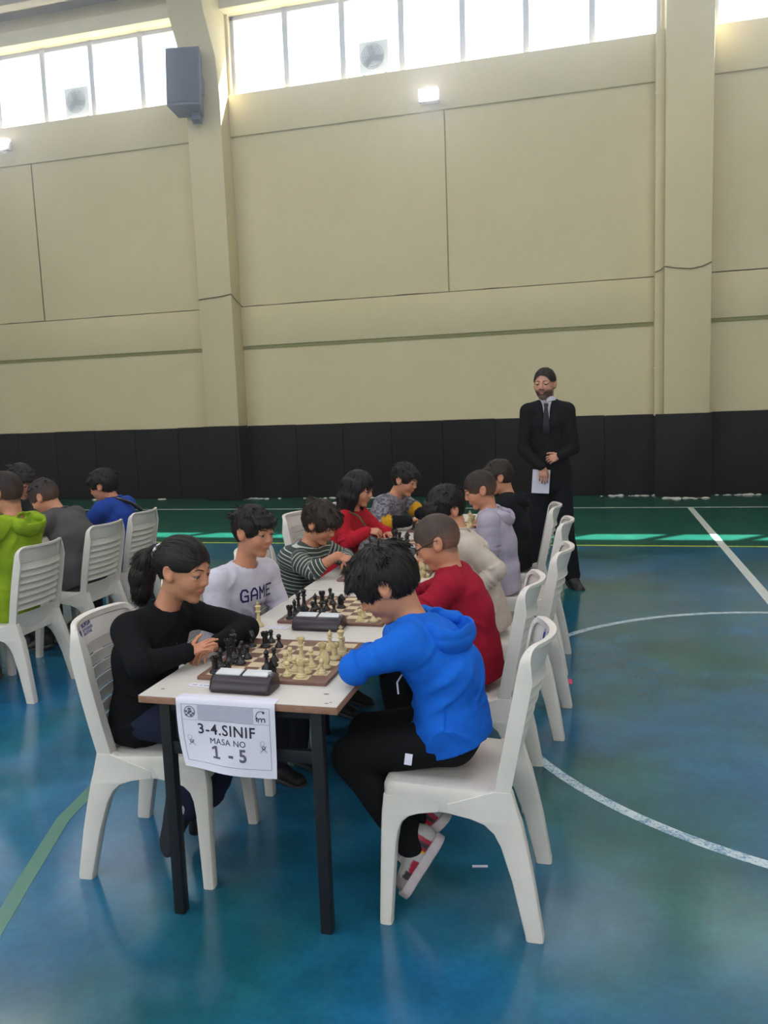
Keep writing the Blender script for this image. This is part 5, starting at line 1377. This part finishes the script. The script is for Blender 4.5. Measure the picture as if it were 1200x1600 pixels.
# 15 the man in the suit --------------------------------------------------
hf, hu = look(0, 0, 0)
hf = (-.22, -.97, -.06)
SUIT = lin(18, 18, 21)
man_ = dict(label='bearded man in a black suit holding a white sheet, standing by the wall mats', sc=1.10, adult=1, hip=(-.385, 7.04, .98), neck=(-.405, 7.03, 1.605), mid=(-.395, 7.05, 1.25), head=(-.425, 7.005, 1.742), hf=hf, fw=(-.10, -1, 0), shw=.165, shd=.06, hsc=1.16,
    sL=(-.243, 7.02, 1.515), sR=(-.570, 7.02, 1.520), eL=(-.195, 7.01, 1.20), wL=(-.300, 6.845, 1.145), eR=(-.612, 7.00, 1.20), wR=(-.440, 6.83, 1.055),
    hL=dict(dir=(-.85, .0, -.25), n=(.1, -1, .35), curl=(.5, .7, .5), fine=True, sc=.98), hR=dict(dir=(.05, -.12, -1), n=(0, -1, .1), curl=(.25, .5, .4), fine=True, sc=.98, thumb=THUMB_PINCH), sleeve=.96,
    kL=(-.285, 7.02, .52), aL=(-.215, 7.05, .10), tL=(-.15, 6.92, .05), kR=(-.50, 7.04, .52), aR=(-.53, 7.10, .10), tR=(-.56, 6.95, .05),
    hairc=lin(34, 28, 26), hair=dict(t=.008, side=.020, nape=-.045, rec=.022, fringe=-.022, sl=.014, slift=.002, fade=.1, comb=(-.3, .1, .1), seed=61), beard=(.020, .014, .011), skin=lin(196, 142, 120), lips=(.35, .12, .10),
    iris=.9, top=dict(col=SUIT, drop=.16, th=.014, sth=.010, h=.008, name='suit_jacket', fold=.45, mat=M_suit, vneck=.25, vf=.108, vr=.016, vw=.056, waist=.93, open=.006, ring=False), trousers=dict(col=lin(17, 18, 24), mat=M_suit, th=.030, cut=.97), shoes=dict(col=lin(16, 15, 17), sole=lin(20, 20, 22)), gaze=(.4, .06, -.05))
person(man_)
# the man's shirt, tie, lapels and buttons
def man_extras():
    J = man_['_']; base, root, up, left, fw, hip, neck = (J[k] for k in ('base', 'root', 'up', 'left', 'fw', 'hip', 'neck')); q = 1.10/.95
    mid = A(*man_['mid']); f = Field(neck-.32, neck+.12, .006)
    ch = mid*.38+(neck-up*.066)*.62
    f.fcap(mid, ch, left, .10*q, .115*q, .072*q, .083*q, .03); f.fcap(ch, neck-up*.035, left, .115*q, .088*q, .083*q, .060*q, .03)
    nt = toW(J['fr'], (-.020, 0, -.055)); nv = unit(nt-neck)
    mbc = MB(); a1 = unit(np.cross(nv, fw)); a2 = np.cross(a1, nv); loops = []
    for k in range(-11, 12):
        an = k/11*PI*.985+PI; dv = -(a2*math.cos(an)*-1)+a1*math.sin(an); cen = neck-nv*.012-base
        fr_ = .5+.5*math.cos(an+PI)
        r0, r1, h1 = .073, .066, .040-.016*fr_
        loops.append([cen+dv*r0, cen+dv*(r0+.006), cen+dv*(r1+.006)+nv*h1, cen+dv*r1+nv*h1])
    mbc.loft(loops); me = mbc.mesh('shirt_collar', True); me.set_sharp_from_angle(angle=.6); link('shirt_collar', me, simple('white_collar', lin(200, 194, 204), .8, .2, .03), root)
    V, F = f.mesh(); me = npmesh('shirt', V-base, F); link('shirt', me, simple('white_shirt', lin(196, 190, 200), .8, .2, .03), root)
    M_tie = simple('dark_tie', lin(22, 22, 30), .5, .3, .1)
    P = lambda l, u, f_: neck+left*l+up*u+fw*f_-base
    mb = MB(); rings = []
    for u, w, d in ((-.022, .016, .074*q), (-.045, .020, .080*q), (-.052, .013, .083*q), (-.12, .022, .096*q), (-.20, .030, .103*q), (-.27, .034, .103*q)):
        rings.append([P(-w, u, d), P(w, u, d), P(w*.9, u, d+.010), P(-w*.9, u, d+.010)])
    mb.loft(rings); mb.build('tie', M_tie, root, bevel=.002)
    top = J['top']; bv = BVHTree.FromPolygons([v.co.copy() for v in top.data.vertices], [tuple(p.vertices) for p in top.data.polygons])
    def on(l, u, off):
        p = Vector(P(l, u, .35).tolist()); h = bv.ray_cast(p, Vector((-fw).tolist())); d = Vector(fw.tolist())
        return (h[0]+d*off) if h[0] is not None else Vector(P(l, u, .10).tolist())
    for s in (1, -1):
        mb = MB(); rings = []
        for k in range(9):
            u = -.005-.235*k/8; a = .052*(1-k/8)+.010; wv = .012+.052*math.sin(min(1, k/5.0)*PI*.62)*(1 if k < 6 else (9-k)/3.2)
            if k == 3: wv -= .016
            A0, B0 = on(s*(a+.004), u, .002), on(s*(a+wv), u-.008, .002)
            f3 = Vector((fw*.008).tolist()); rings.append([A0, A0+f3, B0+f3, B0])
        mb.loft(rings); me = mb.mesh('lapel', False); setcol(me, np.tile(np.asarray(lin(21, 21, 25)[:3]), (len(me.vertices), 1))); link('lapel', me, M_suit, root)
    for u in (-.275, -.375):
        c = on(0.004, u, .003); mb = MB(); n_ = Vector(fw.tolist()); 
        mb.tube([c-n_*.002, c+n_*.003], .009, 10); mb.build('button', M_specs, root, smooth=True)
    for sd, w, e in (('L', A(*man_['wL']), A(*man_['eL'])), ('R', A(*man_['wR']), A(*man_['eR']))):
        d = unit(w-e); mb = MB(); mb.tube([w-d*.035-base, w-d*.008-base], .034, 14); mb.build('shirt_cuff', bpy.data.materials['white_shirt'], root, smooth=True)
    o = MB().box((-.072, -.0012, -.20), (.072, .0012, 0)).build('paper_sheet', M_paper, None, loc=(-.450, 6.862, 1.035), rot=(math.radians(4), math.radians(4), .12))
    tag(o, 'blank white sheet held by the man in the suit', 'paper')
man_extras()

# prints on the clothes
def strokes(word, h, w, th):
    G = dict(G=[(1, .8, .75, 1), (.75, 1, .25, 1), (.25, 1, 0, .75), (0, .75, 0, .25), (0, .25, .25, 0), (.25, 0, 1, 0), (1, 0, 1, .45), (1, .45, .55, .45)], A=[(0, 0, 0, .7), (0, .7, .35, 1), (.35, 1, .65, 1), (.65, 1, 1, .7), (1, .7, 1, 0), (0, .4, 1, .4)],
             M=[(0, 0, 0, 1), (0, 1, .5, .45), (.5, .45, 1, 1), (1, 1, 1, 0)], E=[(0, 0, 0, 1), (0, 1, 1, 1), (0, .5, .8, .5), (0, 0, 1, 0)])
    out = []; n = len(word)
    for i, ch in enumerate(word):
        x0 = (i-n/2)*w*1.22
        for a, b, c, d in G[ch]:
            p, q_ = Vector((x0+a*w*.8, b*h)), Vector((x0+c*w*.8, d*h)); t_ = (q_-p).normalized(); s_ = Vector((-t_.y, t_.x))*th/2; p = p-t_*th*.4; q_ = q_+t_*th*.4
            out.append([tuple(p-s_), tuple(q_-s_), tuple(q_+s_), tuple(p+s_)])
    return out
M_navy = simple('navy_print', lin(36, 36, 84), .8, .2, .1); M_redp = simple('red_print', lin(190, 30, 70), .8, .2, .1); M_dkp = simple('dark_print', lin(40, 36, 36), .8, .2, .1); M_greyp = simple('grey_motif', lin(112, 112, 112), .8, .2, .1)
lt = rotz((0, 1, 0), -26)
decal(white, flat(strokes('GAME', .050, .040, .0085)), (-1.405, 3.225, .785), lt, (0, 0, 1), 'print', M_navy)
decal(white, text_mesh('STAR', .022, .0008, extrude=0), (-1.405, 3.225, .742), lt, (0, 0, 1), 'print', M_redp)
decal(girl, flat([[(-.012, 0), (-.004, -.002), (-.001, -.03), (-.008, -.034)], [(.004, .004), (.008, .004), (.006, -.03), (.003, -.03)]]), (-1.40, 2.47, .80), rotz((0, 1, 0), -30), (0, 0, 1), 'print', M_greyp)
decal(cream, flat([[(-.02, .012), (.012, .016), (.012, .020), (-.02, .016)], [(-.004, .028), (0, .028), (.002, -.012), (-.002, -.012)], [(-.016, .0), (.014, .004), (.014, .007), (-.016, .003)], [(.004, .022), (.016, .026), (.016, .030), (.004, .026)], [(-.012, -.008), (-.008, -.008), (-.012, .010), (-.016, .010)]]), (-.55, 3.86, .90), rotz((0, 1, 0), 60), (0, 0, 1), 'print', M_dkp)
# lanyard of the girl in red, strap of the boy in blue, tag and drawstring of the blue hoodie
def cord(sp, pts, r, name, mat):
    base = sp['_']['base']; mb = MB(); mb.tube([Vector(p)-Vector(base.tolist()) for p in pts], r, 6); return mb.build(name, mat, sp['_']['root'], smooth=True)
cord(redg, [(-1.505, 4.83, .955), (-1.445, 4.82, .93), (-1.405, 4.825, .87), (-1.385, 4.84, .79), (-1.375, 4.85, .72)], .006, 'lanyard', M_cord)
cord(blueb, [(-3.60, 5.36, .985), (-3.535, 5.40, .990), (-3.45, 5.47, .945), (-3.415, 5.55, .88)], .014, 'strap', M_specs)
b0 = blue['_']['base']
mb = MB().box((-.012, -.002, -.017), (.012, .002, .017)); mb.build('side_label', M_paper, blue['_']['root'], bevel=.001, loc=tuple(A(-.572, 2.338, .510)-b0), rot=(math.radians(-18), .1, 0))
cord(blue, [(-.60, 2.42, .76), (-.615, 2.40, .735), (-.61, 2.39, .70)], .003, 'drawstring', M_paper)
# faint scatter volume added to imitate lens glow around the bright windows
t = NT('glow_scatter'); t.t.nodes.remove(t.b)
vs = t.n('ShaderNodeVolumeScatter'); vs.inputs['Density'].default_value = .026; vs.inputs['Anisotropy'].default_value = .90; vs.inputs['Color'].default_value = (.95, .96, 1, 1)
t.l(vs.outputs[0], t.out.inputs['Volume'])
air = struct(MB().box((X0+.05, 1.0, .02), (X1-.05, YB+.05, TOP-.06)).build('glow_volume', t.m));
